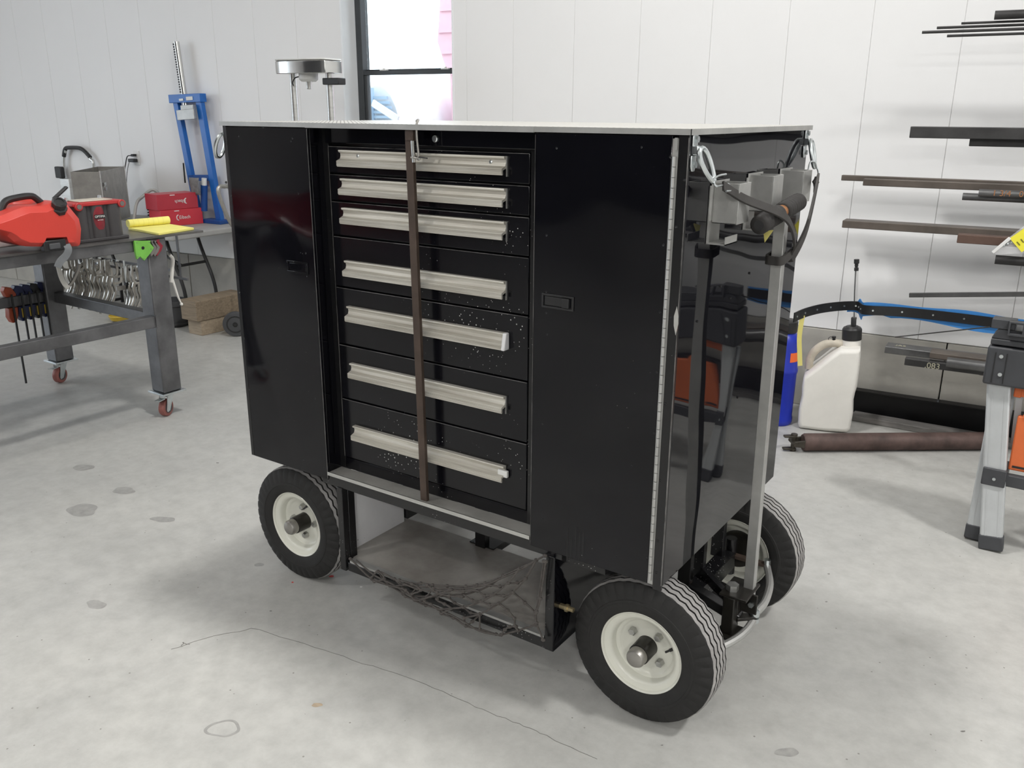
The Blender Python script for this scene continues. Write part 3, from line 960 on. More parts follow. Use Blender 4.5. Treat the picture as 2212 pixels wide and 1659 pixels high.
# holders on the side panel ----------------------------------------------------
def holder(y, z0, z1, strip):
    t = 0.0025
    x = X1
    b = MB()
    b.box(x + 0.004, x + 0.062, y, y + t, z0, z1)                 # front wall
    b.box(x + 0.062, x + 0.062 + t, y, y + 0.075, z0, z1)          # outer wall
    b.box(x + 0.004, x + 0.062, y + 0.075, y + 0.075 + t, z0, z1)  # rear wall
    b.box(x + 0.002, x + 0.004, y - 0.012, y + 0.095, z0 + 0.006, z1 + 0.004)
    b.box(x + 0.004, x + 0.062, y, y + 0.075, z0, z0 + t)
    o = b.build('tool_holder', 'aluminium_dull', cart, bevel=0.0006)
    if strip:
        b = MB()
        b.box(x + 0.001, x + 0.003, y - 0.02, y + 0.055, z0 - 0.045, z1 - 0.006)
        b.box(x + 0.001, x + 0.048, y - 0.02, y + 0.055, z0 - 0.047, z0 - 0.0445)
        b.box(x + 0.046, x + 0.048, y - 0.02, y + 0.055, z0 - 0.047, z0 - 0.028)
        b.build('holder_foot', 'aluminium_dull', o)
    return o


holder(0.357, 1.352, 1.444, True)
holder(0.592, 1.360, 1.449, True)
holder(0.838, 1.364, 1.449, False)

# lashing rings ------------------------------------------------------------------
def lashing_ring(y, z, lean):
    b = MB()
    b.prism([(-0.013, -0.02), (0.013, -0.02), (0.013, 0.006), (0.007, 0.016), (-0.007, 0.016), (-0.013, 0.006)], (X1, y, z), (0, 1, 0), (0, 0, 1), (1, 0, 0), 0.005)
    b.obox((X1 + 0.007, y, z - 0.028), ((0, 1, 0), (1, 0, 0), (0, 0, 1)), (0.011, 0.008, 0.010))
    b.prism([(-0.013, 0.016), (0.013, 0.016), (0.013, -0.006), (0.007, -0.018), (-0.007, -0.018), (-0.013, -0.006)], (X1, y - 0.004, z - 0.055), (0, 1, 0), (0, 0, 1), (1, 0, 0), 0.005)
    o = b.build('lashing_bracket', 'zinc', cart, bevel=0.002)
    for yy, zz in ((y, z - 0.005), (y - 0.004, z - 0.058)):
        MB().cyl((X1 + 0.005, yy, zz), (X1 + 0.011, yy, zz), 0.0075, n=6).build('bolt', 'zinc', o)
    c = np.array((X1 + 0.018, y, z - 0.028))
    d = np.array((0.28, lean, -0.9)); d = d / np.linalg.norm(d)
    s = np.cross(d, (1, 0, 0)); s = s / np.linalg.norm(s)
    ring = []
    for k in range(24):
        a = 2 * math.pi * k / 24
        w = 0.017 + 0.006 * math.cos(a)
        ring.append(c + d * (0.036 - 0.040 * math.cos(a)) + s * math.sin(a) * w)
    MB().tube(ring, 0.0060, 10, closed=True).build('ring', 'zinc', o)
    return c + d * 0.076


e1 = lashing_ring(0.232, 1.548, 0.42)
e2 = lashing_ring(1.035, 1.548, -0.25)
# ring on the far end of the cart
b = MB().box(X0 - 0.006, X0, 0.212, 0.240, 1.475, 1.545)
b.build('lashing_bracket', 'zinc', cart, bevel=0.002)
ring = [np.array((X0 - 0.012 - 0.030 * (0.5 - 0.5 * math.cos(a)), 0.214 + 0.018 * math.sin(a), 1.492 + 0.036 * math.cos(a))) for a in [2 * math.pi * k / 20 for k in range(20)]]
MB().tube(ring, 0.0062, 8, closed=True).build('ring', 'zinc', cart)
for zz in (1.545, 1.30, 1.10, 0.90, 0.70, 0.52):
    MB().cyl((X0 - 0.004, 0.226, zz), (X0, 0.226, zz), 0.005, n=8).build('bolt', 'black_frame', cart)
pb = PX(1725, 528, X1)
MB().cyl((X1, pb[1] - 0.02, pb[2]), (X1 + 0.012, pb[1] - 0.02, pb[2]), 0.006, n=6).build('bolt', 'steel_bolt', cart)

# tow handle ----------------------------------------------------------------------
hp0, hp1 = np.array((1.370, 0.618, 0.262)), np.array((1.372, 0.578, 1.345))
th = MB().beam(hp0, hp1, 0.027, 0.028, up=(1, 0, 0)).build('tow_handle', 'aluminium_dull', cart, bevel=0.001)
g0, g1 = np.array((1.372, 0.415, 1.348)), np.array((1.372, 0.705, 1.380))
gd = (g1 - g0)
for a, c in ((0.0, 0.46), (0.56, 1.0)):
    pr_ = []
    for k in range(25):
        t = k / 24
        pr_.append((0.0205 + (0.0026 if k % 3 else 0.0), a + (c - a) * t))
    pr_[0] = (0.018, a); pr_[-1] = (0.019, c)
    MB().lathe(pr_, g0, g1, 18).build('grip', 'grip_rubber', th, sharp=50)
MB().cyl(g0 + gd * 0.42, g0 + gd * 0.60, 0.0165, n=16).build('cross_tube', 'copper', th)
MB().lathe([(0.012, -0.004), (0.012, 0.0)], g0, g1, 12).build('grip_end', 'black_plastic', th)
MB().prism([(0, 0), (0.025, 0.004), (0.006, -0.028)], (1.355, 0.50, 1.325), (1, 0, 0), (0, 0, 1), (0, 1, 0), 0.001).build('tape_scrap', 'tape_yellow', th)

# rubber tarp strap with two hooks ------------------------------------------------------
def s_hook(name, base, tip_dir, parent):
    pass


strap = thing('rubber_strap', 'black rubber tarp strap hooked between two rings and wrapped round the tow handle', 'strap', (1.37, 0.6, 1.2))
A = e1 + np.array((0.012, 0.028, -0.010))
Bp = e2 + np.array((0.010, -0.004, -0.028))
hx = 1.372
path1 = smooth([A, A + np.array((0.02, 0.09, -0.035)), (1.402, 0.47, 1.372), (1.408, 0.545, 1.335), (1.404, 0.600, 1.285), (1.396, 0.612, 1.262)], 6)
MB().tube(path1, 0.004, flat=(0.022, 0.006, (1, 0.1, 0.25))).build('band', 'strap_rubber', strap, bevel=0.001)
loop = smooth([(1.396, 0.612, 1.262), (1.390, 0.56, 1.248), (1.370, 0.556, 1.246), (1.350, 0.560, 1.247), (1.348, 0.590, 1.250), (1.352, 0.612, 1.252), (1.385, 0.614, 1.250), (1.398, 0.62, 1.255), (1.402, 0.70, 1.32), (1.372, 0.86, 1.43), Bp + np.array((0.004, -0.02, -0.03)), Bp], 6)
b = MB()
lp = [np.array(p) for p in loop]
rings = []
for i, p in enumerate(lp):
    d = lp[min(i + 1, len(lp) - 1)] - lp[max(i - 1, 0)]
    d /= np.linalg.norm(d)
    up = np.array((0, 0, 1.0)) - d * d[2]
    up /= np.linalg.norm(up)
    s = np.cross(d, up)
    rings.append([p + up * 0.011 + s * 0.003, p - up * 0.011 + s * 0.003, p - up * 0.011 - s * 0.003, p + up * 0.011 - s * 0.003])
b.ring_loft(rings).build('band', 'strap_rubber', strap, bevel=0.001)
MB().tube(smooth([e1 + np.array((0.012, 0.040, 0.014)), e1 + np.array((0.006, 0.012, 0.012)), e1 + np.array((0.002, -0.004, 0.004)), e1 + np.array((0.008, 0.000, -0.010)), A + np.array((0, 0.028, 0.002)), A + np.array((0.006, 0.032, -0.012)), A + np.array((0.008, 0.0, -0.012))], 5), 0.0024, 8).build('wire_hook', 'zinc', strap)
MB().tube(smooth([e2 + np.array((0.004, -0.075, -0.012)), e2 + np.array((0.004, -0.06, 0.016)), e2 + np.array((0.006, -0.03, 0.016)), e2 + np.array((0.006, -0.006, 0.004)), e2 + np.array((0.012, 0.0, -0.012)), Bp + np.array((0.002, 0.008, -0.01)), Bp + np.array((0.0, -0.01, -0.008))], 5), 0.0024, 8).build('wire_hook', 'zinc', strap)

# wheels ------------------------------------------------------------------------------------
R, RB = 0.21, 0.116
def tire_mesh():
    """axis y, outer face at -y; width 0.118"""
    n = 160
    W2 = 0.059
    prof = [(RB, -0.046), (0.122, -0.052), (0.135, -0.057), (0.150, -0.0590), (0.151, -0.0605), (0.158, -0.0600), (0.159, -0.0585), (0.172, -0.0570), (0.186, -0.0535), (0.196, -0.050), (0.2035, -0.0455)]
    gro = [-0.030, -0.010, 0.010, 0.030]
    tread = [(0.2075, -0.0420)]
    last = -0.040
    for g in gro:
        tread += [(None, g - 0.0030), ('g', g - 0.0022), ('g', g + 0.0022), (None, g + 0.0030)]
    tread += [(0.2075, 0.0420)]
    prof2 = [(r, -y) for r, y in prof[::-1]]
    rows = [('s', r, y) for r, y in prof] + [('t', r, y) for r, y in tread] + [('s', r, y) for r, y in prof2]
    vs, fs = [], []
    m = len(rows)
    for k in range(n):
        a = 2 * math.pi * k / n
        tri = (-1, 0, 1, 0)[k % 4]
        lug = 1 if (k % 4) < 1 else 0
        for kind, r, y in rows:
            if kind == 't':
                crown = R - 0.0022 * (y / 0.042) ** 2 - (0.003 if abs(y) > 0.041 else 0)
                if r == 'g': rr = crown - 0.006
                else: rr = crown
                yy = y + (0.0030 * tri if abs(y) < 0.041 else 0.0015 * tri)
            else:
                rr, yy = r, y
                if 0.165 < r < 0.204 and lug:
                    rr -= 0.0034
                    yy *= 0.965
            vs.append((rr * math.cos(a), yy, rr * math.sin(a)))
    for k in range(n):
        k2 = (k + 1) % n
        for j in range(m - 1):
            fs.append((k * m + j, k * m + j + 1, k2 * m + j + 1, k2 * m + j))
    return vs, fs, len(prof), len(tread), m, n


def lathe_y(prof, n=48, close=False):
    vs, fs = [], []
    m = len(prof)
    for k in range(n):
        a = 2 * math.pi * k / n
        for r, y in prof:
            vs.append((r * math.cos(a), y, r * math.sin(a)))
    for k in range(n):
        k2 = (k + 1) % n
        for j in range(m - 1):
            fs.append((k * m + j, k * m + j + 1, k2 * m + j + 1, k2 * m + j))
    return vs, fs


def make_wheel():
    vs, fs, npf, ntr, m, n = tire_mesh()
    b = MB().add(vs, fs)
    w = b.build('wheel', 'rubber', None, sharp=28, local=True)
    w.data.materials.append(MATS['tread'])
    idx = []
    for k in range(n):
        for j in range(m - 1):
            idx.append(1 if (npf + 0 <= j < npf + ntr - 1) and not ((j - npf) % 4 in (1, 2, 3)) else 0)
    if len(idx) == len(w.data.polygons):
        w.data.polygons.foreach_set('material_index', idx)
    rim = [(0.030, -0.006), (0.075, -0.006), (0.079, -0.010), (0.083, -0.014), (0.090, -0.016), (0.0925, -0.030), (0.096, -0.038), (0.104, -0.041), (0.1135, -0.043), (0.1155, -0.049), (0.1185, -0.0505), (0.120, -0.049), (0.1175, -0.044), (0.112, -0.036)]
    v1, f1 = lathe_y(rim, 64)
    MB().add(v1, f1).build('rim', 'rim_cream', w, sharp=50, local=True)
    rim2 = [(0.030, 0.0), (0.075, 0.0), (0.086, 0.006), (0.0895, 0.03), (0.100, 0.040), (0.1135, 0.043), (0.1155, 0.049), (0.1185, 0.0505), (0.120, 0.049), (0.112, 0.036)]
    v1, f1 = lathe_y(rim2, 64)
    MB().add(v1, f1).build('rim_back', 'rim_cream', w, sharp=50, local=True)
    v1, f1 = lathe_y([(0.0001, -0.060), (0.024, -0.060), (0.0295, -0.057), (0.0295, 0.004), (0.0001, 0.004)], 32)
    MB().add(v1, f1).build('hub', 'hub_black', w, local=True)
    v1, f1 = lathe_y([(0.0001, -0.089), (0.014, -0.0885), (0.0225, -0.085), (0.0265, -0.078), (0.0265, -0.060), (0.0001, -0.058)], 32)
    MB().add(v1, f1).build('hub_cap', 'galvanised', w, local=True)
    v1, f1 = lathe_y([(0.0001, 0.03), (0.058, 0.03), (0.062, 0.02), (0.062, 0.002), (0.0001, 0.002)], 32)
    MB().add(v1, f1).build('hub_flange', 'hub_black', w, local=True)
    for k in range(4):
        a = math.radians(51 + 90 * k)
        c = (0.054 * math.cos(a), -0.006, 0.054 * math.sin(a))
        MB().lathe([(0.0115, 0), (0.0115, .72), (0.009, 1.0)], c, (c[0], -0.022, c[2]), 6).build('lug_nut', 'steel_bolt', w, local=True)
    a = math.radians(20)
    c = np.array((0.088 * math.cos(a), -0.020, 0.088 * math.sin(a)))
    MB().lathe([(0.0045, 0), (0.0045, .5), (0.003, .55), (0.003, 1)], c, c + np.array((-0.014, -0.022, -0.004)), 8).build('valve_stem', 'black_plastic', w, local=True)
    return w


W0 = make_wheel()
base = Vector(cart.location)
spots = [(1.202, 0.314, 0, 0), (-0.134, 0.314, 0, -42), (1.202, 0.998, math.pi, 20), (-0.134, 0.998, math.pi, 0)]
for i, (x, y, rz, spin) in enumerate(spots):
    w = W0 if i == 0 else copy_tree(W0)
    w.parent = cart
    w.location = Vector((x, y, R)) - base
    w.rotation_euler = (0, math.radians(spin), rz)

# axles and steering -----------------------------------------------------------------
MB().box(-0.16, -0.11, 0.36, 0.95, 0.18, 0.235).build('axle', 'black_frame', cart, bevel=0.002)
MB().box(1.175, 1.225, 0.40, 0.90, 0.185, 0.24).build('axle', 'black_frame', cart, bevel=0.002)
for y in (0.44, 0.60, 0.70, 0.86):
    MB().box(1.16, 1.20, y - 0.012, y + 0.012, 0.235, 0.465).build('axle_post', 'black_frame', cart, bevel=0.002)
for y in (0.42, 0.84):
    MB().box(-0.16, -0.11, y - 0.02, y + 0.02, 0.23, 0.465).build('axle_post', 'black_frame', cart, bevel=0.002)
for y in (0.39, 0.925):
    MB().cyl((1.20, y, 0.15), (1.20, y, 0.275), 0.018, n=14).build('king_pin', 'black_frame', cart)
MB().beam((1.19, 0.60, 0.25), (1.355, 0.60, 0.20), 0.035, 0.03).build('steering_arm', 'black_frame', cart, bevel=0.002)
MB().beam((1.19, 0.70, 0.26), (1.345, 0.61, 0.22), 0.02, 0.03).build('steering_arm', 'black_frame', cart, bevel=0.002)
MB().box(1.318, 1.352, 0.548, 0.60, 0.165, 0.285).build('pivot_tube', 'hub_black', cart, bevel=0.003)
MB().box(1.305, 1.372, 0.530, 0.612, 0.158, 0.168).build('pivot_plate', 'hub_black', cart, bevel=0.002)
MB().box(1.310, 1.390, 0.535, 0.650, 0.292, 0.300).build('pivot_plate', 'hub_black', cart, bevel=0.002)
MB().cyl((1.335, 0.572, 0.300), (1.335, 0.572, 0.318), 0.018, n=6).build('bolt', 'steel_bolt', cart)
MB().box(1.348, 1.354, 0.575, 0.66, 0.222, 0.292).build('handle_clevis', 'hub_black', cart, bevel=0.002)
MB().box(1.350, 1.402, 0.596, 0.602, 0.226, 0.290).build('handle_clevis', 'hub_black', cart, bevel=0.004)
MB().cyl((1.386, 0.596, 0.258), (1.386, 0.588, 0.258), 0.0085, n=6).build('bolt', 'zinc', cart)
jn = np.array((1.384, 0.640, 0.196))
MB().beam((1.345, 0.585, 0.205), jn, 0.028, 0.010).build('pitman_arm', 'hub_black', cart, bevel=0.002)
for zz in (0.186, 0.206):
    MB().cyl((jn[0], jn[1], zz - 0.007), (jn[0], jn[1], zz + 0.007), 0.015, n=14).build('rod_end', 'zinc', cart)
MB().cyl((jn[0], jn[1], 0.178), (jn[0], jn[1], 0.226), 0.007, n=6).build('bolt', 'zinc', cart)
MB().tube(smooth([jn + np.array((0.003, 0.008, 0.010)), (1.388, 0.72, 0.206), (1.365, 0.83, 0.206), (1.322, 0.930, 0.208)], 6), 0.0115, 10).build('tie_rod', 'aluminium_dull', cart)
MB().tube(smooth([jn + np.array((0, -0.008, -0.010)), (1.384, 0.58, 0.182), (1.372, 0.52, 0.178), (1.345, 0.45, 0.178), (1.300, 0.405, 0.180)], 6), 0.0115, 10).build('tie_rod', 'aluminium_dull', cart)
MB().cyl((1.322, 0.930, 0.196), (1.322, 0.930, 0.232), 0.0105, n=8).build('rod_end', 'zinc', cart)
MB().beam((1.20, 0.925, 0.215), (1.33, 0.932, 0.210), 0.022, 0.010).build('knuckle_arm', 'rust_brown', cart)
MB().beam((1.20, 0.395, 0.195), (1.31, 0.400, 0.185), 0.022, 0.010).build('knuckle_arm', 'rust_brown', cart)

# lower tray ------------------------------------------------------------------------------
TX0, TX1, TZ = 0.172, 0.962, 0.190
TB = 0.86
MB().box(TX0, TX1 - 0.03, Y0 + 0.008, 0.56, TZ - 0.008, TZ).build('tray_floor', 'tray_steel', cart, bevel=0.001)
MB().box(TX0 + 0.01, TX1 - 0.03, Y0 - 0.002, Y0 + 0.022, TZ - 0.004, TZ + 0.003).build('tray_lip', 'aluminium_dull', cart)
MB().box(TX0, TX1, Y0 - 0.002, Y0 + 0.024, TZ - 0.036, TZ - 0.005).build('tray_rail', 'black_frame', cart, bevel=0.002)
MB().box(TX1 - 0.026, TX1, Y0 - 0.004, Y0 + 0.02, TZ - 0.036, 0.448).build('tray_post', 'black_frame', cart, bevel=0.002)
MB().box(TX1 - 0.002, TX1 + 0.002, Y0 - 0.002, Y0 + 0.62, TZ - 0.036, 0.462).build('tray_side', 'black_gloss', cart)
MB().box(TX0 - 0.032, TX0 - 0.008, Y0 - 0.004, Y0 + 0.02, TZ - 0.04, 0.446).build('tray_post', 'black_frame', cart, bevel=0.002)
MB().box(TX0 - 0.030, TX0 - 0.006, Y0 + 0.02, Y0 + 0.05, TZ - 0.02, 0.446).build('tray_post', 'black_frame', cart, bevel=0.002)
MB().box(TX0 - 0.046, TX0 - 0.043, Y0 + 0.05, 0.535, TZ - 0.004, 0.46).build('tray_side', 'white_sheet', cart)
MB().box(TX0 - 0.06, TX0 + 0.0, Y0 + 0.03, 0.56, TZ - 0.008, TZ - 0.002).build('tray_floor_edge', 'tray_steel', cart)
MB().box(TX0 + 0.20, TX0 + 0.23, 0.54, 1.02, 0.36, 0.40).build('cross_member', 'black_frame', cart)
MB().box(TX0 - 0.07, TX0 - 0.03, 0.54, 1.02, 0.20, 0.26).build('cross_member', 'black_frame', cart)
p = PZ(1040, 1180, TZ)
MB().box(p[0] - 0.02, p[0] + 0.02, p[1] - 0.01, p[1] + 0.02, TZ, 0.46).build('rear_post', 'black_frame', cart, bevel=0.002)
MB().box(p[0] - 0.05, p[0] + 0.05, p[1], p[1] + 0.5, TZ - 0.02, TZ + 0.004).build('cross_member', 'black_frame', cart)
p = PX(1208, 1310, TX1 + 0.002)
nz = MB().lathe([(0.008, 0), (0.008, .4), (0.0115, .42), (0.0115, .6), (0.007, .62), (0.007, 1)], (TX1 + 0.002, p[1] + 0.006, p[2]), (TX1 + 0.045, p[1] + 0.006, p[2]), 8).build('drain_fitting', 'brass', cart)
MB().box(0.935, 1.10, Y0 + 0.03, Y0 + 0.60, 0.425, 0.462).build('cross_member', 'black_frame', cart)

# cargo net (hooked to the tray) -----------------------------------------------------------
net = thing('cargo_net', 'dark knotted elastic cargo net sagging across the front of the lower tray', 'net', (0.56, 0.2, 0.15))
NETS = [
    [(1760, 665), (1690, 700), (1560, 765), (1425, 825), (1285, 885), (1130, 910), (980, 905), (865, 900), (770, 885), (640, 890), (560, 850), (430, 790), (380, 840)],
    [(1690, 702), (1562, 778), (1425, 838), (1285, 897), (1130, 925), (980, 930), (865, 920), (745, 910), (640, 900), (525, 905), (400, 850)],
    [(1690, 700), (1605, 845), (1505, 955), (1395, 1045), (1240, 1130), (1115, 1160)],
    [(1560, 765), (1465, 885), (1350, 975), (1250, 1030), (1110, 1075), (1010, 1085)],
    [(1425, 825), (1325, 900), (1220, 945), (1110, 975), (980, 985), (850, 990), (730, 1020)],
    [(1605, 845), (1540, 880), (1465, 885), (1400, 910), (1325, 900), (1220, 900)],
    [(1505, 955), (1430, 985), (1350, 975), (1280, 985), (1220, 945), (1110, 945)],
    [(1395, 1045), (1320, 1055), (1250, 1030), (1180, 1020), (1110, 975)],
    [(1240, 1130), (1170, 1120), (1110, 1075), (1040, 1040), (980, 985)],
    [(1505, 955), (1600, 1040), (1680, 1120), (1690, 1205)],
    [(1750, 710), (1710, 1005), (1685, 1120), (1690, 1200), (1745, 1335)],
    [(1765, 712), (1722, 1005), (1692, 1110)],
    [(210, 690), (380, 850), (525, 905), (630, 970), (720, 1020), (810, 1060), (910, 1090), (935, 1125), (1030, 1160), (1130, 1225), (1240, 1250), (1370, 1290), (1410, 1295), (1545, 1260), (1690, 1215)],
    [(255, 700), (400, 820), (540, 890), (650, 960), (760, 1020), (870, 1065), (1000, 1130), (1120, 1195), (1240, 1265), (1400, 1300)],
    [(1395, 1045), (1460, 1100), (1515, 1165), (1520, 1225), (1545, 1260)],
    [(1240, 1130), (1240, 1250)], [(1115, 1160), (1130, 1225), (1180, 1190), (1240, 1135)],
    [(1410, 1295), (1440, 1255), (1480, 1230), (1530, 1230)],
    [(640, 890), (745, 930), (870, 945), (1000, 940), (1110, 950)],
    [(525, 905), (650, 940), (730, 1020), (850, 990), (1010, 935)],
    [(560, 850), (690, 970), (820, 990), (980, 985), (1110, 985)],
    [(745, 910), (690, 970), (640, 955), (650, 990), (720, 1015)], [(870, 925), (800, 1020), (850, 1050), (910, 1090), (1010, 1085)],
    [(1000, 935), (900, 1010), (960, 1050), (1010, 1085), (935, 1125)], [(430, 790), (470, 850), (525, 905)], [(380, 840), (430, 790), (480, 850), (400, 870)],
    [(600, 860), (700, 890), (770, 940), (700, 970)], [(820, 900), (900, 960), (1000, 985), (1100, 990)],
]
knots = set()
cb, kb = MB(), MB()
rn = random.Random(5)
for li, L_ in enumerate(NETS):
    pts = []
    for cx_, cy_ in L_:
        u, v = 700 + cx_ / 3.687, 1020 + cy_ / 3.687
        yy = 0.196 - 0.012 * math.sin((cx_ - 200) / 1500 * math.pi) - 0.004 * (li % 4)
        p = PY(u, v, yy)
        pts.append(p)
        if (cx_, cy_) not in knots and li not in (1, 13):
            knots.add((cx_, cy_))
            kb.ball(p, 0.0058, 8, 5, (1.2, 1, 0.9))
    cb.tube(smooth(pts, 4), 0.0028, 6)
tag(cb.build('cord', 'net_cord', net), kind='stuff')
tag(kb.build('knots', 'net_cord', net), kind='stuff')

# ================================================================== WELDING TABLE (left)
TTOP = 0.980
wt_ = thing('welding_table', 'heavy grey steel welding table on red casters', 'table', (-2.6, 0.0, 0))
MB().box(-3.26, -1.99, -1.45, 1.365, TTOP - 0.012, TTOP).build('table_top', 'tabletop_steel', wt_, bevel=0.001)
AZ0, AZ1 = 0.912, TTOP - 0.012
MB().box(-2.065, -2.005, -1.2, 1.03, AZ0, AZ1).build('apron', 'raw_steel', wt_, bevel=0.003)
MB().box(-3.175, -3.115, -1.2, 1.03, AZ0, AZ1).build('apron', 'raw_steel', wt_, bevel=0.003)
MB().box(-3.07, -2.115, 1.07, 1.13, AZ0, AZ1).build('apron', 'raw_steel', wt_, bevel=0.003)
MB().box(-3.07, -2.115, -1.2, -1.14, AZ0, AZ1).build('apron', 'raw_steel', wt_, bevel=0.003)
for x in (-3.175, -2.115):
    for y in (-1.25, 1.03):
        MB().box(x, x + 0.11, y, y + 0.11, 0.140, AZ1).build('leg', 'raw_steel', wt_, bevel=0.008)
        MB().box(x - 0.015, x + 0.125, y - 0.015, y + 0.125, 0.130, 0.140).build('foot_plate', 'zinc', wt_, bevel=0.001)
        cx, cy = x + 0.055, y + 0.055
        k = MB().cyl((cx, cy, 0.112), (cx, cy, 0.130), 0.026, n=16)
        ax = np.array((0.93, 0.36, 0)); fw = np.array((-0.36, 0.93, 0))
        c = np.array((cx, cy, 0.048)) - fw * 0.028
        for sgn in (-1, 1):
            k.prism([(-0.028, -0.012), (-0.02, -0.02), (0.0, -0.015), (0.045, 0.066), (-0.01, 0.066)], c + ax * (sgn * 0.024 - 0.0015), fw, (0, 0, 1), ax, 0.003)
        k.obox(c + fw * 0.018 + np.array((0, 0, 0.066)), (ax, fw, (0, 0, 1)), (0.026, 0.03, 0.002))
        ca = k.build('caster', 'zinc', wt_)
        MB().lathe([(0.038, 0), (0.046, 0.08), (0.048, .2), (0.048, .8), (0.046, .92), (0.038, 1)], c - ax * 0.018, c + ax * 0.018, 28).build('caster_wheel', 'caster_red', ca)
        MB().lathe([(0.012, 0), (0.030, 0.02), (0.030, .98), (0.012, 1)], c - ax * 0.0195, c + ax * 0.0195, 20).build('caster_hub', 'grey_plastic', ca)
        MB().obox(c - fw * 0.045 + np.array((0, 0, 0.055)), (ax, fw, (0, 0, 1)), (0.017, 0.024, 0.002)).build('brake_pedal', 'zinc', ca)
MB().box(-2.065, -2.010, -1.15, 1.032, 0.505, 0.565).build('lower_rail', 'raw_steel', wt_, bevel=0.003)
MB().box(-3.155, -3.100, -1.15, 1.032, 0.508, 0.568).build('lower_rail', 'raw_steel', wt_, bevel=0.003)
MB().box(-3.068, -2.113, 1.075, 1.130, 0.500, 0.560).build('lower_rail', 'raw_steel', wt_, bevel=0.003)
MB().box(-2.012, -2.000, 1.03, 1.045, 0.498, 0.57).build('weld_tab', 'raw_steel', wt_)

# fuel can -------------------------------------------------------------------------
fc = thing('fuel_can', 'red plastic fuel can with black handle and cap on the welding table', 'fuel can', (-2.08, 0.52, TTOP))
def cpx(cx, cy, x): return PX(cx / 8.296, 380 + cy / 8.296, x)
SIL = [(-420, 900), (-260, 800), (0, 712), (220, 620), (420, 545), (800, 535), (930, 470), (1180, 470), (1290, 600), (1425, 765), (1465, 950), (1452, 1190), (1442, 1235), (1405, 1262), (1290, 1265), (1245, 1130), (800, 1150), (770, 1235), (740, 1268), (560, 1268), (440, 1262), (240, 1180), (120, 1080), (0, 1010), (-260, 940)]
full = [cpx(a, c_, -1.955) for a, c_ in SIL]
zmin = min(p[2] for p in full)
full = [np.array((p[0], p[1], p[2] + (TTOP + 0.001 - zmin) * (1 - min(1, (p[2] - zmin) / 0.2)))) for p in full]
cen = np.mean(full, axis=0)
def ring_at(dx, sc, scz=None):
    scz = sc if scz is None else scz
    r_ = []
    for p in full:
        q = cen + (p - cen) * np.array((1, sc, scz))
        q[2] = max(q[2], TTOP + 0.001)
        r_.append(np.array((-1.955 + dx, q[1], q[2])))
    return r_
MB().ring_loft([ring_at(0.026, 0.80, 0.74), ring_at(0.0, 0.985), ring_at(-0.06, 1.0), ring_at(-0.16, 1.0), ring_at(-0.22, 0.97), ring_at(-0.25, 0.8, 0.74)]).build('can_body', 'red_plastic', fc, bevel=0.008, seg=3)
hpts = smooth([cpx(-40, 740, -2.04), cpx(20, 600, -2.04), cpx(110, 450, -2.04), cpx(330, 385, -2.04), cpx(540, 360, -2.04), cpx(640, 400, -2.04), cpx(800, 540, -2.04)], 5)
MB().tube(hpts, 0.015, 10).build('handle', 'black_plastic', fc)
MB().box(-2.20, -2.10, cpx(180, 600, -2.1)[1], cpx(760, 560, -2.1)[1], cpx(400, 640, -2.1)[2], cpx(400, 420, -2.1)[2]).build('rear_hump', 'red_plastic', fc, bevel=0.03, seg=3)
cc = cpx(1045, 565, -1.945)
cd = np.array((0.62, -0.10, 0.72)); cd /= np.linalg.norm(cd)
pr2 = []
MB().lathe([(0.034, -.35), (0.038, 0), (0.038, .35), (0.032, .42), (0.032, .9), (0.026, 1.0), (0.018, 1.0), (0.018, .93), (0.004, .93)], cc - cd * 0.014, cc + cd * 0.040, 9).build('cap', 'black_plastic', fc, sharp=20)
f0, f1 = cpx(960, 415, -2.03), cpx(1195, 195, -2.03)
MB().beam(f0, f1, 0.012, 0.024, up=(1, 0, 0)).build('spout_lever', 'black_plastic', fc, bevel=0.004)
q0 = cpx(960, 1230, -1.945)
MB().box(-1.965, -1.93, q0[1] - 0.052, q0[1] + 0.052, q0[2] - 0.028, q0[2] + 0.022).build('mount_clip', 'black_plastic', fc, bevel=0.004)
MB().box(-1.932, -1.922, q0[1] - 0.03, q0[1] + 0.02, q0[2] - 0.018, q0[2] + 0.008).build('mount_clip', 'grey_plastic', fc, bevel=0.003)
stp = smooth([cpx(1185, 1225, -1.935), cpx(1225, 1320, -1.925), cpx(1180, 1430, -1.925), cpx(1080, 1530, -1.925), cpx(1030, 1640, -1.928)], 6)
MB().tube(stp, 0.01, flat=(0.034, 0.006, (1, 0, 0))).build('strap', 'grey_strap', fc, bevel=0.001)

# rag next to the can
rg = PZ(8, 530, TTOP)
b = MB()
n = 9
vs = []
for j in range(n):
    for i in range(n):
        vs.append((rg[0] - 0.06 + 0.12 * i / (n - 1), rg[1] - 0.14 + 0.2 * j / (n - 1), TTOP + 0.003 + 0.018 * abs(math.sin(i * 1.3 + j * 0.9)) * math.sin(math.pi * i / (n - 1))))
b.add(vs, [(j * n + i, j * n + i + 1, (j + 1) * n + i + 1, (j + 1) * n + i) for j in range(n - 1) for i in range(n - 1)])
rag = b.build('shop_rag', 'rag_white'); tag(rag, 'crumpled pale rag under the near end of the fuel can', 'rag')
sl = rag.modifiers.new('thick', 'SOLIDIFY'); sl.thickness = 0.003

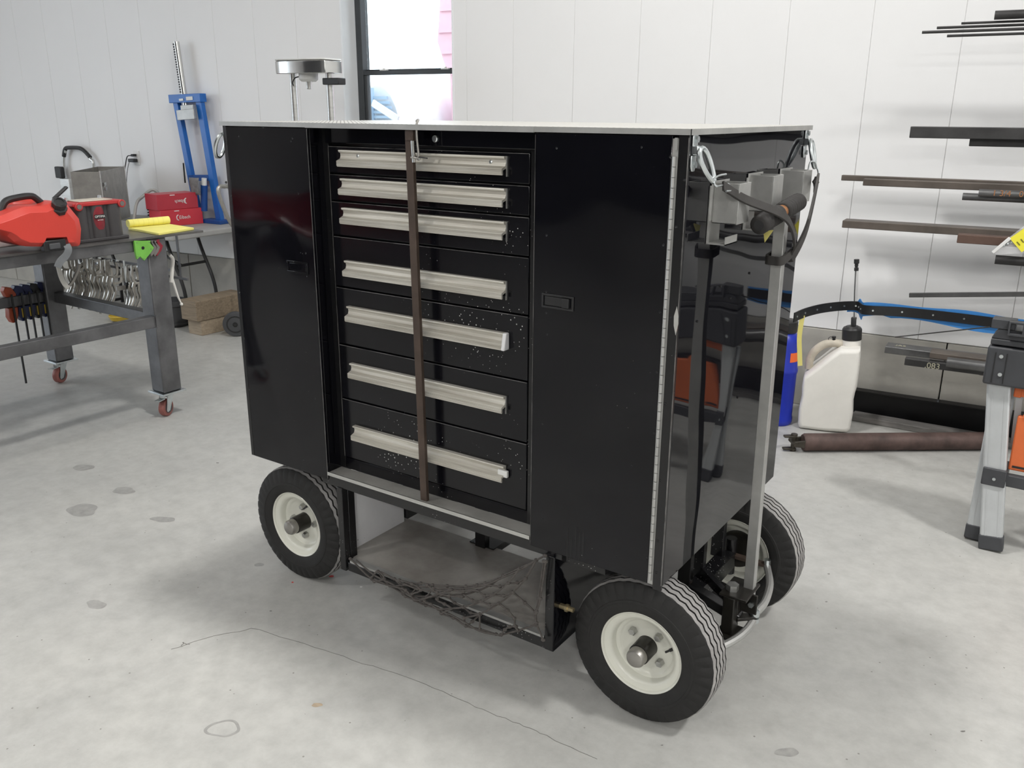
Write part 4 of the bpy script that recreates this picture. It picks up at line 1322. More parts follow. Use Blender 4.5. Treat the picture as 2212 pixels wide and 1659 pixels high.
# battery --------------------------------------------------------------------------
by0, by1, bx1, bx0 = 0.690, 0.955, -2.045, -2.215
bat = thing('car_battery', 'dark grey car battery of round cells with a red lid', 'battery', ((bx0 + bx1) / 2, (by0 + by1) / 2, TTOP))
rc = 0.042
for k in range(3):
    yc = by0 + 0.046 + k * 0.0865
    for xc in (bx1 - rc, bx0 + rc):
        MB().cyl((xc, yc, TTOP + 0.014), (xc, yc, TTOP + 0.176), rc, rc, 32).build('cell', 'battery_grey', bat)
MB().box(bx0 + 0.02, bx1 - 0.02, by0 + 0.02, by1 - 0.02, TTOP + 0.01, TTOP + 0.17).build('core', 'battery_grey', bat)
MB().box(bx0 - 0.004, bx1 + 0.006, by0 - 0.002, by1 + 0.006, TTOP + 0.0005, TTOP + 0.016).build('base_flange', 'battery_grey', bat, bevel=0.003)
MB().box(bx0, bx1 + 0.002, by0 + 0.002, by1, TTOP + 0.172, TTOP + 0.190).build('lid', 'red_plastic_dark', bat, bevel=0.004)
MB().box(bx0 + 0.03, bx1 - 0.025, by0 + 0.05, by1 - 0.04, TTOP + 0.190, TTOP + 0.195).build('lid_panel', 'jug_dirty', bat, bevel=0.002)
for yy in (by0 + 0.03, by1 - 0.012):
    t_ = MB().lathe([(0.020, 0), (0.020, .8), (0.017, 1.0)], (bx1 - 0.004, yy, TTOP + 0.172), (bx1 + 0.008, yy, TTOP + 0.172), 20).build('lift_ring', 'red_plastic_dark', bat)
    MB().lathe([(0.012, 0), (0.012, 1)], (bx1 + 0.007, yy, TTOP + 0.172), (bx1 + 0.010, yy, TTOP + 0.172), 16).build('lift_socket', 'grey_magnet', bat)
for yy in (by0 + 0.04, by1 - 0.05):
    MB().cyl((bx0 + 0.05, yy, TTOP + 0.19), (bx0 + 0.05, yy, TTOP + 0.208), 0.009, 0.008, 14).build('terminal', 'zinc', bat)
yl = by0 + 0.046 + 0.0865
lab = MB()
rows = []
for j in range(9):
    z = TTOP + 0.055 + 0.11 * j / 8
    half = 0.031 * math.sqrt(max(0.02, 1 - ((j - 4) / 4.3) ** 2))
    rows.append([(bx1 - rc + (rc + 0.0008) * math.cos(half / rc * (i - 4) / 4), yl + (rc + 0.0008) * math.sin(half / rc * (i - 4) / 4), z) for i in range(9)])
lab.add([p for r_ in rows for p in r_], [(j * 9 + i, j * 9 + i + 1, (j + 1) * 9 + i + 1, (j + 1) * 9 + i) for j in range(8) for i in range(8)])
lab.build('label', 'battery_label', bat)
MB().box(bx1 - 0.002, bx1 + 0.0015, yl - 0.026, yl + 0.024, TTOP + 0.108, TTOP + 0.128).build('label_band', 'black_print', bat)
lettering('OPTIMA', 0.0145, (bx1 + 0.0018, yl - 0.001, TTOP + 0.118), (0, 1, 0), (0, 0, 1), 'white_print', bat)
lettering('BATTERIES', 0.0062, (bx1 + 0.0018, yl + 0.0, TTOP + 0.101), (0, 1, 0), (0, 0, 1), 'white_print', bat)

# legal pad ------------------------------------------------------------------------
pp = [PZ(u, v, TTOP + 0.006) for u, v in ((277, 494), (343, 506), (419, 494), (362, 485))]
pad = thing('legal_pad', 'yellow legal pad with its pages rolled over on the table corner', 'notepad', tuple(PZ(350, 497, TTOP)))
ring0 = [np.array((p[0], p[1], TTOP + 0.0005)) for p in pp]
MB().ring_loft([ring0, [p + np.array((0, 0, 0.011)) for p in ring0]]).build('page_block', 'yellow_paper', pad, bevel=0.001)
r0, r1 = np.array(PZ(276, 483, TTOP + 0.033)), np.array(PZ(364, 475, TTOP + 0.033))
MB().lathe([(0.015, 0.0), (0.021, 0.0), (0.021, 1.0), (0.015, 1.0)], r0, r1, 24).build('rolled_pages', 'yellow_paper', pad)
dr_ = r1 - r0
for k in range(7):
    MB().lathe([(0.0213, 0.1 + k * 0.12), (0.0213, 0.1 + k * 0.12 + 0.006)], r0, r1, 20, cap=False).build('ruled_line', 'ruled_yellow', pad)

# welding magnets --------------------------------------------------------------------
def mpx(cx, cy, x): return PX(140 + cx / 8.296, 520 + cy / 8.296, x)
def magnet(pts, x, m, label, hole=None):
    t = thing('welding_magnet', label, 'magnet', tuple(mpx(pts[0][0], pts[0][1], x)), 'welding magnets on the table leg')
    P = [mpx(a, c_, x) for a, c_ in pts]
    MB().ring_loft([P, [p + np.array((-0.014, 0, 0)) for p in P]]).build('plate', m, t, bevel=0.001)
    if hole:
        h = mpx(*hole, x)
        MB().cyl(h + np.array((0.0008, 0, 0)), h - np.array((0.01, 0, 0)), 0.0085, n=16).build('hole', 'black_void', t)
        for a, c_ in ((1290, 40), (1510, 30), (1545, 150), (1310, 290), (1420, 320)):
            q = mpx(a, c_, x)
            MB().cyl(q + np.array((0.001, 0, 0)), q - np.array((0.004, 0, 0)), 0.0025, n=8).build('rivet', 'grey_magnet', t)
    return t
GM = [(1248, 0), (1400, 5), (1540, 0), (1530, 45), (1600, 125), (1545, 215), (1500, 270), (1430, 355), (1352, 282), (1300, 335), (1268, 200)]
magnet(GM, -1.985, 'green_magnet', 'bright green arrow shaped welding magnet at the table corner', (1400, 130))
AR = [(1545, 0), (1590, 0), (1575, 30), (1650, 115), (1620, 200), (1560, 285), (1530, 230), (1600, 125)]
magnet(AR, -1.988, 'grey_magnet', 'grey arrow shaped welding magnet just behind the green one')
magnet([(a + 60, c_) for a, c_ in AR], -1.990, 'grey_magnet', 'grey welding magnet between the green and the dark red ones')
magnet([(a + 95, c_ - 8) if i in (0, 7, 6, 5) else (a + 112, c_ - 25) for i, (a, c_) in enumerate(AR)], -1.993, 'red_magnet', 'dark red arrow shaped welding magnet beside the table leg')

# locking C-clamps hanging under the table -------------------------------------------
def make_clamp(material='clamp_nickel'):
    t = bpy.data.objects.new('locking_clamp', None); COL.objects.link(t); ORG[t.name] = Vector((0, 0, 0))
    fl = (0.014, 0.007, (1, 0, 0))
    U = smooth([(0, -0.042, 0.100), (0, -0.046, 0.045), (0, -0.036, 0.010), (0, -0.012, 0.0), (0, 0.022, -0.002), (0, 0.043, 0.012), (0, 0.047, 0.05), (0, 0.040, 0.092)], 4)
    MB().tube(U, 0, flat=fl).build('c_frame', material, t, bevel=0.001)
    MB().cyl((0, 0.040, 0.086), (0, 0.018, 0.092), 0.006, n=8).build('jaw_pad', 'steel_bolt', t)
    MB().cyl((0, -0.044, 0.096), (0, -0.018, 0.100), 0.006, n=8).build('jaw_pad', 'steel_bolt', t)
    H1 = smooth([(0, -0.034, 0.012), (0, -0.046, -0.03), (0, -0.038, -0.07), (0, -0.052, -0.115), (0, -0.080, -0.155)], 4)
    MB().tube(H1, 0, flat=(0.013, 0.012, (1, 0, 0))).build('fixed_handle', material, t, bevel=0.002)
    H2 = smooth([(0, -0.008, 0.0), (0, -0.014, -0.04), (0, -0.004, -0.085), (0, -0.022, -0.13), (0, -0.045, -0.165)], 4)
    MB().tube(H2, 0, flat=(0.011, 0.014, (1, 0, 0))).build('lever', material, t, bevel=0.002)
    MB().cyl((0, -0.080, -0.155), (0, -0.092, -0.178), 0.007, n=8).build('adjust_screw', 'steel_bolt', t)
    return t


CL0 = make_clamp()
CY = 1.235
anchor = PY(248, 600, CY)
spots = []
for k in range(9):
    spots.append((anchor[0] - 0.058 * k, CY + 0.010 * math.sin(k * 2.1), anchor[2] + 0.006 * math.cos(k * 1.7), random.uniform(-0.08, 0.08)))
a2 = PY(300, 612, CY)
for k in range(3):
    spots.append((a2[0] - 0.045 * k, CY + 0.01, a2[2] - 0.004 * k, 0.1 * k - 0.12))
a3 = PY(212, 606, CY + 0.075)
for k in range(5):
    spots.append((a3[0] - 0.085 * k + 0.15, CY + 0.085, a3[2] + 0.01 * math.sin(k), random.uniform(-0.15, 0.1)))
ORD = ['first', 'second', 'third', 'fourth', 'fifth', 'sixth', 'seventh', 'eighth', 'ninth']
for i, (x, y, z, tw) in enumerate(spots):
    c = CL0 if i == 0 else copy_tree(CL0)
    c.location = (x, y, z)
    c.rotation_euler = (tw * 0.6, 0, tw)
    if i < 9: lb_ = 'nickel C-jaw locking clamp, %s from the right in the upper row under the table' % ORD[i]
    elif i < 12: lb_ = 'nickel locking clamp, %s from the right table leg' % ORD[i - 9]
    else: lb_ = 'nickel locking clamp, %s from the right in the lower rear row' % ORD[i - 12]
    tag(c, lb_, 'clamp', 'locking clamps hanging under the welding table')
for yy, zz in ((CY + 0.041, anchor[2] + 0.088), (CY + 0.122, a3[2] + 0.088)):
    MB().box(-3.20, -2.16, yy - 0.005, yy + 0.005, zz - 0.006, zz + 0.008).build('clamp_rail', 'raw_steel', wt_)
    for xx in (-3.1, -2.22):
        MB().box(xx - 0.008, xx + 0.008, yy - 0.003, yy + 0.003, zz + 0.006, TTOP - 0.012).build('rail_hanger', 'raw_steel', wt_)
# sliding bar clamp with black handle, and a white clamp on the outside of the leg
q = PY(262, 622, 1.165) + np.array((0.0, 0.0, 0.0))
bc = thing('bar_clamp', 'small steel bar clamp with a black sleeve hanging under the table', 'clamp', tuple(q))
MB().box(q[0] - 0.006, q[0] + 0.006, q[1] - 0.03, q[1] + 0.12, q[2] - 0.012, q[2] + 0.012).build('bar', 'galvanised', bc, bevel=0.001)
MB().box(q[0] - 0.012, q[0] + 0.012, q[1] + 0.025, q[1] + 0.115, q[2] - 0.006, q[2] + 0.026).build('sleeve', 'black_plastic', bc, bevel=0.003)
MB().cyl((q[0], q[1] + 0.035, q[2] - 0.125), (q[0], q[1] + 0.035, q[2] + 0.15), 0.006, n=10).build('screw', 'zinc', bc)
MB().cyl((q[0], q[1] + 0.03, q[2] - 0.125), (q[0], q[1] + 0.10, q[2] - 0.115), 0.006, n=10).build('tommy_bar', 'zinc', bc)
wc_ = thing('white_clamp', 'white painted clamp with a long handle behind the right table leg', 'clamp', tuple(PX(378, 575, -2.11)))
MB().tube(smooth([PX(366, 550, -2.12), PX(373, 560, -2.12), PX(372, 580, -2.12), PX(370, 610, -2.12)], 4), 0.010, 8).build('frame', 'jug_white', wc_)
MB().tube([PX(370, 600, -2.12), PX(384, 640, -2.12), PX(392, 657, -2.12)], [0.010, 0.006, 0.004], 8).build('handle', 'jug_white', wc_)
MB().ball(PX(392, 657, -2.12), 0.009).build('knob', 'jug_white', wc_)
q = PX(128, 578, -2.03)
w2 = thing('white_squeeze_clamp', 'pale metal squeeze clamp arm hanging by the grey strap', 'clamp', tuple(q))
MB().tube(smooth([PX(126, 575, -2.30), PX(132, 598, -2.30), PX(140, 614, -2.30), PX(148, 622, -2.30)], 4), 0, flat=(0.022, 0.012, (1, 0, 0))).build('arm', 'jug_white', w2, bevel=0.002)
MB().tube(smooth([PX(146, 622, -2.30), PX(158, 606, -2.30), PX(168, 585, -2.30), PX(172, 570, -2.30)], 4), 0, flat=(0.014, 0.01, (1, 0, 0))).build('lever', 'clamp_nickel', w2, bevel=0.002)

# trigger bar clamps on the left rail ---------------------------------------------------
def trigger_clamp(u, zlen, m, label):
    y = PX(u, 655, -3.10)[1]
    x = -3.128
    t = thing('trigger_clamp', label, 'clamp', (x, y, 0.575), 'trigger clamps on the table rail')
    MB().prism([(-0.022, 0), (0.030, 0), (0.034, 0.012), (0.012, 0.052), (-0.022, 0.060), (-0.034, 0.036)], (x - 0.008, y, 0.570), (0, 1, 0), (0, 0, 1), (1, 0, 0), 0.045).build('upper_jaw', m, t, bevel=0.004)
    MB().prism([(-0.020, 0), (0.030, 0), (0.026, -0.045), (0.012, -0.085), (-0.012, -0.088), (-0.026, -0.055)], (x - 0.012, y, 0.506), (0, 1, 0), (0, 0, 1), (1, 0, 0), 0.05).build('grip', m, t, bevel=0.004)
    MB().box(x + 0.034, x + 0.040, y - 0.010, y + 0.010, 0.44, 0.495).build('trigger', 'clamp_yellow' if m != 'clamp_orange' else 'clamp_orange', t, bevel=0.002)
    MB().box(x + 0.044, x + 0.052, y - 0.005, y + 0.005, 0.575 - zlen, 0.585).build('bar', 'black_plastic', t)


trigger_clamp(24, 0.52, 'clamp_orange', 'orange trigger bar clamp on the table rail')
trigger_clamp(46, 0.34, 'clamp_blue', 'navy trigger clamp next to the orange one')
trigger_clamp(63, 0.33, 'clamp_blue', 'navy trigger clamp in the middle of the row of five')
trigger_clamp(80, 0.32, 'black_plastic', 'black trigger clamp between two navy ones')
trigger_clamp(96, 0.30, 'clamp_blue', 'navy trigger clamp closest to the table leg')

# ================================================================== FOLDING TABLE AND WHAT STANDS ON IT
T2 = 0.745
ft = thing('folding_table', 'grey plastic folding table with black bent tube legs against the wall', 'table', tuple(WP(-4.3, 0.4, 0)))
FS0, FS1, FO0, FO1 = -5.75, -3.285, 0.01, 0.74
b = MB(); wbox(b, FS0 + 0.74, FS1, FO0, FO1, T2 - 0.045, T2); b.build('table_top', 'folding_top', ft, bevel=0.012, seg=3)
for s in (-3.72, -4.90):
    for o_ in (0.16, 0.46):
        MB().tube(smooth([WP(s, o_, T2 - 0.045), WP(s + 0.05, o_, 0.55), WP(s + 0.14, o_, 0.34), WP(s + 0.17, o_, 0.2), WP(s + 0.17, o_, 0.0)], 5), 0.0135, 10).build('leg', 'black_plastic', ft)
    MB().tube([WP(s + 0.17, 0.16, 0.03), WP(s + 0.17, 0.46, 0.03)], 0.012, 8).build('leg_stretcher', 'black_plastic', ft)
    MB().tube([WP(s + 0.09, 0.4, 0.45), WP(s - 0.55, 0.4, T2 - 0.06)], 0.011, 8).build('brace', 'black_plastic', ft)
    MB().tube([WP(s + 0.09, 0.16, 0.45), WP(s + 0.09, 0.46, 0.45)], 0.011, 8).build('leg_stretcher', 'black_plastic', ft)

# red boxes
def carton(corners, z0, h, m, label, flip):
    p0, p1 = (np.array((q[0], q[1], 0)) for q in corners)
    r_ = p1 - p0; w_ = np.linalg.norm(r_); r_ /= w_
    d_ = np.array((-r_[1], r_[0], 0))            # away from the viewer
    if d_ @ (p0 - CAM * np.array((1, 1, 0))) < 0: d_ = -d_
    t = thing('spring_box', label, 'box', (p0[0], p0[1], z0), 'red cartons on the folding table')
    c = (p0 + p1) / 2 + d_ * 0.09 + np.array((0, 0, z0 + h / 2))
    MB().obox(c, (r_, d_, (0, 0, 1)), (w_ / 2, 0.09, h / 2)).build('carton', m, t, bevel=0.002)
    f = (p0 + p1) / 2 - d_ * 0.0012 + np.array((0, 0, z0 + h * 0.5))
    sg = -1 if flip else 1
    lettering('Eibach', h * 0.30, f + r_ * w_ * 0.06 - d_ * 0.0005, r_ * sg, (0, 0, sg), 'white_print', t)
    sw = [f + r_ * (w_ * 0.06 - sg * w_ * 0.15) + r_ * (math.cos(a) * w_ * 0.045) + np.array((0, 0, math.sin(a) * h * 0.16)) for a in [math.pi * (0.5 + k / 10) for k in range(11)]]
    MB().tube(sw, 0.004, 6).build('logo_swoosh', 'white_print', t)
    tp_ = c + np.array((0, 0, h / 2 + 0.0005))
    MB().obox(f + np.array((0, 0, h * 0.42)) - r_ * w_ * 0.12, (r_, d_, (0, 0, 1)), (0.02, 0.0006, 0.003)).build('print_strip', 'white_print', t)
    return t


q0 = np.array(PZ(350, 491, T2)); rr_ = np.array((0.12, 0.993, 0))
carton((q0, q0 + rr_ * 0.345), T2 + 0.0005, 0.122, 'box_red_light', 'lower of the two red cartons with white logo', False)
q0b = q0 + np.array((-0.012, -0.012, 0))
carton((q0b, q0b + rr_ * 0.335), T2 + 0.1235, 0.118, 'box_red', 'upper red carton turned upside down on the other', True)
# coil spring box end beside
cs = PZ(326, 470, T2)
sb = thing('coil_spring', 'black and white coil spring standing by the red cartons', 'spring', (cs[0], cs[1], T2))
pts = [np.array((cs[0] + 0.02 * math.cos(a), cs[1] + 0.02 * math.sin(a), T2 + 0.006 + a / (2 * math.pi) * 0.022)) for a in [k * 2 * math.pi / 14 for k in range(14 * 8)]]
MB().tube(pts, 0.005, 6).build('coil', 'hub_black', sb)

# blue press -------------------------------------------------------------------------
PO = 0.07
def pw(u, v, off=PO):
    s, z = PW(u, v, off)
    return WP(s, off, z)
pr_t = thing('spring_press', 'blue steel press frame with a silver ratchet tube on the folding table', 'press', tuple(WP(PW(455, 470, PO)[0], PO, T2)))
def strip(u0, v0, u1, v1, w, name, m, dep=0.04, off=PO, bev=0.003):
    return MB().beam(pw(u0, v0, off), pw(u1, v1, off), dep, w, up=WT).build(name, m, pr_t, bevel=bev)
strip(381, 214, 432, 478, 0.050, 'upright', 'press_blue')
strip(431, 214, 476, 478, 0.056, 'upright', 'press_blue')
MB().beam(pw(371, 214), pw(439, 211), 0.062, 0.062, up=(0, 0, 1)).build('head', 'press_blue', pr_t, bevel=0.003)
MB().beam(pw(412, 384), pw(455, 384), 0.05, 0.045, up=(0, 0, 1)).build('cross_beam', 'press_blue_dark', pr_t, bevel=0.003)
zb_ = pw(476, 478)[2]
sA, _ = PW(446, 480, PO); sB, _ = PW(488, 480, PO)
b = MB(); wbox(b, sA, sB, PO - 0.05, PO + 0.06, T2, max(T2 + 0.03, zb_ + 0.01)); b.build('base', 'press_blue_dark', pr_t, bevel=0.003)
rt0, rt1 = pw(403, 240), pw(381, 90)
MB().cyl(rt0, rt1, 0.021, n=20).build('ratchet_tube', 'polished', pr_t)
for k in range(20):
    p = rt0 + (rt1 - rt0) * (0.28 + 0.68 * k / 19) + WN * -0.018 - WT * 0.012
    MB().obox(p, (WT, WN, (0, 0, 1)), (0.006, 0.006, 0.006)).build('ratchet_notch', 'hub_black', pr_t)
MB().beam(pw(384, 249, PO + 0.05), pw(421, 246, PO + 0.05), 0.02, 0.075).build('clamp_plate', 'aluminium_dull', pr_t, bevel=0.003)
MB().beam(pw(393, 233, PO + 0.04), pw(420, 231, PO + 0.04), 0.03, 0.035).build('clamp_plate', 'aluminium_dull', pr_t, bevel=0.003)
MB().beam(pw(402, 213, PO + 0.034), pw(416, 212, PO + 0.034), 0.002, 0.026).build('sticker', 'white_print', pr_t)
MB().beam(pw(387, 216, PO + 0.034), pw(396, 215, PO + 0.034), 0.003, 0.016).build('emblem', 'galvanised', pr_t)
MB().tube([pw(396, 352, PO + 0.06), pw(400, 395, PO + 0.06)], 0.006, 8).build('pump_lever', 'hub_black', pr_t)
MB().cyl(pw(441, 400, PO + 0.05), pw(441, 455, PO + 0.05), 0.026, n=16).build('jack', 'press_blue_dark', pr_t)
MB().cyl(pw(441, 385, PO + 0.05), pw(441, 400, PO + 0.05), 0.020, n=16).build('jack_cap', 'white_plastic', pr_t)
rc_ = pw(420, 398, PO + 0.10)
b = MB(); n = 7; vs = []
for j in range(n):
    for i in range(n):
        vs.append(rc_ + WT * (0.1 * (i / (n - 1) - 0.5)) + np.array((0, 0, 0.05 - 0.13 * j / (n - 1))) - WN * (0.006 * math.sin(i * 1.9 + j)))
b.add(vs, [(j * n + i, j * n + i + 1, (j + 1) * n + i + 1, (j + 1) * n + i) for j in range(n - 1) for i in range(n - 1)])
rg2 = b.build('grey_rag', 'rag_grey'); tag(rg2, 'grey rag hanging on the blue press', 'rag')
rg2.modifiers.new('thick', 'SOLIDIFY').thickness = 0.004

# sheet metal box -----------------------------------------------------------------------
d1 = np.array((-0.677, 0.736, 0)); d2 = np.array((-0.736, -0.677, 0))
s_, zt2 = PW(215, 371, 0.66)
cr = WP(s_, 0.66, 0)
sm = thing('sheet_metal_box', 'open topped sheet metal box standing on the folding table', 'box', (cr[0], cr[1], T2))
LW, LD = 0.205, 0.66
b = MB()
t = 0.004
def wall_quad(a, c, name):
    m_ = (a + c) / 2
    dd = (c - a); L_ = np.linalg.norm(dd); dd /= L_
    nn = np.cross(dd, (0, 0, 1))
    MB().obox(m_ + np.array((0, 0, (T2 + zt2) / 2)), (dd, nn, (0, 0, 1)), (L_ / 2, t / 2, (zt2 - T2) / 2)).build(name, 'galvanised', sm)
A_, B_, C_, D_ = cr, cr + d2 * LW, cr + d2 * LW + d1 * LD, cr + d1 * LD
for a, c in ((A_, B_), (B_, C_), (C_, D_), (D_, A_)): wall_quad(np.array(a), np.array(c), 'box_wall')
MB().obox((A_ + C_) / 2 + np.array((0, 0, T2 + 0.004)), (d1, d2, (0, 0, 1)), (LD / 2, LW / 2, 0.003)).build('box_bottom', 'galvanised', sm)
for q in (A_, D_):
    MB().cyl((q[0], q[1], T2), (q[0], q[1], zt2 + 0.006), 0.007, n=8).build('corner_post', 'aluminium', sm)
h_ = np.array(A_) + d1 * 0.06 - d2 * 0.012 + np.array((0, 0, zt2 - 0.15))
MB().tube([h_ + np.array((0, 0, 0.03)) + d1 * 0.02 * math.cos(a) + np.array((0, 0, 0.022)) * math.sin(a) for a in [k * math.pi / 6 for k in range(12)]], 0.004, 8, closed=True).build('pull_ring', 'zinc', sm)
MB().obox(h_ + np.array((0, 0, 0.055)), (d1, d2, (0, 0, 1)), (0.02, 0.004, 0.012)).build('hasp', 'zinc', sm, bevel=0.002)

# folding hand truck behind ------------------------------------------------------------
HO = 0.04
def ph(u, v): return pw(u, v, HO)
ht = thing('folding_hand_truck', 'silver folding hand truck with a black grip leaning on the wall', 'hand truck', tuple(WP(PW(165, 430, HO)[0], HO, 0)))
bl, br_ = ph(141, 432), ph(190, 432)
tl, tr = ph(136, 345), ph(201, 352)
MB().tube(smooth([WP(PW(146, 430, HO)[0], HO, 0.05), bl, ph(137, 360), ph(138, 336), ph(142, 324)], 4), 0.013, 10).build('frame_tube', 'aluminium', ht)
MB().tube(smooth([WP(PW(196, 430, HO)[0], HO, 0.05), ph(203, 400), ph(201, 352), ph(196, 345), ph(190, 335)], 4), 0.013, 10).build('frame_tube', 'aluminium', ht)
MB().tube(smooth([ph(138, 338), ph(141, 322), ph(150, 319), ph(172, 320), ph(184, 328), ph(195, 340)], 5), 0.017, 10).build('grip', 'black_plastic', ht)
b = MB(); sA, zA = PW(133, 385, HO); sB, zB_ = PW(158, 432, HO)
wbox(b, sA, sB, HO - 0.015, HO + 0.02, 0.15, zA); b.build('side_plate', 'aluminium', ht, bevel=0.003)
b = MB(); s_, z_ = PW(133, 372, HO); wbox(b, s_ - 0.04, s_ + 0.05, HO, HO + 0.04, z_ - 0.05, z_ + 0.05); b.build('lock_block', 'black_plastic', ht, bevel=0.008)
b = MB(); wbox(b, sA - 0.03, sB + 0.2, HO - 0.01, HO + 0.05, 0.0, 0.02); b.build('toe_plate', 'aluminium', ht)

# hoses ----------------------------------------------------------------------------------
hz = thing('coiled_hose', 'grey hose coiled on the folding table behind the red cartons', 'hose', tuple(WP(PW(345, 430, 0.3)[0], 0.3, T2)))
for k, r_ in enumerate((0.10, 0.085)):
    s_, z_ = PW(348, 425 + 6 * k, 0.22)
    pts = [WP(s_ + 1.1 * r_ * math.cos(a), 0.22 + 0.02 * k + 0.03 * math.sin(a), T2 + 0.02 + r_ * (1 + math.sin(a))) for a in [2 * math.pi * j / 24 for j in range(24)]]
    MB().tube(pts, 0.012, 8, closed=True).build('hose_loop', 'hose_grey', hz)
pts = smooth([WP(PW(350, 402, 0.24)[0], 0.24, T2 + 0.19), pw(330, 410, 0.3), pw(308, 425, 0.36), pw(295, 440, 0.45), WP(PW(285, 450, 0.5)[0], 0.5, T2 + 0.02)], 5)
MB().tube(pts, 0.012, 8).build('hose_tail', 'hose_grey', hz)
s_, z_ = PW(295, 450, 0.5)
b = MB(); n = 8; vs = []
for j in range(n):
    for i in range(n):
        vs.append(WP(s_ - 0.1 + 0.2 * i / (n - 1), 0.40 + 0.2 * j / (n - 1), T2 + 0.004 + 0.05 * abs(math.sin(i * 0.9 + 0.6 * j)) * math.sin(math.pi * i / 7) * math.sin(math.pi * j / 7)))
b.add(vs, [(j * n + i, j * n + i + 1, (j + 1) * n + i + 1, (j + 1) * n + i) for j in range(n - 1) for i in range(n - 1)])
r3 = b.build('white_rag', 'rag_white'); tag(r3, 'white rag heaped on the folding table next to the cartons', 'rag')
r3.modifiers.new('thick', 'SOLIDIFY').thickness = 0.004

# timber blocks, hand truck wheel, bits on the floor ------------------------------------------
o = MB().box(-3.54, -3.385, 2.29, 2.60, 0.0, 0.112).build('timber_block', 'timber_light', None, bevel=0.004)
tag(o, 'short pale timber block on the floor under the longer one', 'wood block', 'stacked timber blocks')
o = MB().box(-3.56, -3.375, 2.255, 2.72, 0.1125, 0.262).build('timber_block', 'timber', None, bevel=0.005)
tag(o, 'longer weathered timber block resting on the pale one', 'wood block', 'stacked timber blocks')
wb = np.array((-3.20, 2.44, 0))
tk = thing('hand_truck', 'grey hand truck with solid black wheels mostly hidden behind the cart', 'hand truck', tuple(wb))
for dy in (0.0, 0.36):
    c = wb + np.array((0.02, dy, 0.092))
    MB().lathe([(0.06, 0), (0.088, .06), (0.092, .25), (0.092, .75), (0.088, .94), (0.06, 1)], c - np.array((-0.02, 0.02, 0)), c + np.array((-0.02, 0.02, 0)), 32).build('wheel_tire', 'grey_plastic', tk)
    MB().lathe([(0.012, -0.1), (0.014, 0.0), (0.03, 0.04), (0.064, 0.0), (0.064, 1.0), (0.03, .96), (0.014, 1.0), (0.012, 1.1)], c - np.array((-0.0205, 0.0205, 0)), c + np.array((-0.0205, 0.0205, 0)), 20).build('wheel_hub', 'black_plastic', tk)
MB().tube([wb + np.array((0, -0.02, 0.092)), wb + np.array((0, 0.4, 0.092))], 0.01, 8).build('axle', 'hub_black', tk)
hA = PX(470, 412, -3.05)
MB().tube(smooth([wb + np.array((0.03, 0.06, 0.10)), (-3.10, 2.52, 0.6), PX(492, 470, -3.05), PX(473, 420, -3.05), PX(474, 404, -3.05), PX(486, 403, -3.05), PX(500, 405, -3.05), (-3.05, 2.86, 0.95), wb + np.array((0.03, 0.34, 0.10))], 5), 0.014, 10).build('frame', 'galvanised', tk)
MB().box(wb[0] + 0.04, wb[0] + 0.22, wb[1] + 0.04, wb[1] + 0.34, 0.0, 0.012).build('toe_plate', 'galvanised', tk)
q = PZ(392, 704, 0) + np.array((0.03, -0.07, 0))
bk = thing('grey_bucket', 'dark grey round bucket behind the right table leg near the timber', 'bucket', (q[0] - 0.1, q[1] + 0.06, 0))
MB().lathe([(0.10, 0), (0.115, .1), (0.115, .16), (0.108, .17), (0.108, .8), (0.118, .82), (0.118, 1.0), (0.11, 1.0), (0.10, 0.05), (0.001, 0.05)], (q[0] - 0.1, q[1] + 0.06, 0), (q[0] - 0.1, q[1] + 0.06, 0.2), 32).build('pail', 'grey_plastic', bk)
q = PZ(262, 693, 0)
yb = MB().lathe([(0.02, 0), (0.075, .25), (0.09, .9), (0.086, 1.0), (0.06, .35), (0.001, .2)], (q[0], q[1], 0), (q[0], q[1], 0.05), 28).build('yellow_dish', 'clamp_yellow')
tag(yb, 'yellow round dish on the floor under the welding table', 'dish')

# ================================================================== SILVER STAND BEHIND THE CART
DO = 0.55
st = thing('aluminium_stand', 'polished aluminium twin post test stand behind the cart', 'stand', tuple(WP(PW(670, 250, DO)[0], DO, 0)))
sL, zH = PW(616, 134, DO); sR, _ = PW(724, 134, DO); _, zh0 = PW(670, 160, DO)
poly = [(sL, DO + 0.09), (sL + 0.03, DO + 0.11), (sL + 0.12, DO + 0.115), (sL + 0.25, DO + 0.115), (sR - 0.03, DO + 0.10), (sR - 0.008, DO + 0.085), (sR, DO + 0.05), (sR, DO - 0.06), (sL, DO - 0.06)]
P0 = [WP(s, o_, zh0) for s, o_ in poly]; P1 = [WP(s, o_, zH) for s, o_ in poly]
MB().ring_loft([P0, P1]).build('head', 'polished', st, bevel=0.004)
P2 = [WP(s + 0.004, o_, zH + 0.002) for s, o_ in poly]; P3 = [WP(s, o_ + 0.004, zH + 0.012) for s, o_ in poly]
MB().ring_loft([P2, P3]).build('head_cover', 'white_plastic', st, bevel=0.003)
for u in (635, 713):
    s_, _ = PW(u, 200, DO)
    s2, _ = PW(u, 165, DO)
    MB().cyl(WP(s_, DO, 0.03), WP(s_, DO, zh0), 0.022, n=20).build('post', 'aluminium', st)
sM, zM = PW(671, 164, DO)
MB().lathe([(0.045, 0), (0.06, .3), (0.06, 1)], WP(sM, DO + 0.02, zM - 0.035), WP(sM, DO + 0.02, zh0), 24).build('drive_collar', 'white_plastic', st)
_, zl_ = PW(671, 193, DO)
MB().lathe([(0.012, 0), (0.016, .1), (0.016, .8), (0.02, 1)], WP(sM, DO + 0.02, zl_), WP(sM, DO + 0.02, zM - 0.03), 16).build('spindle', 'aluminium', st)
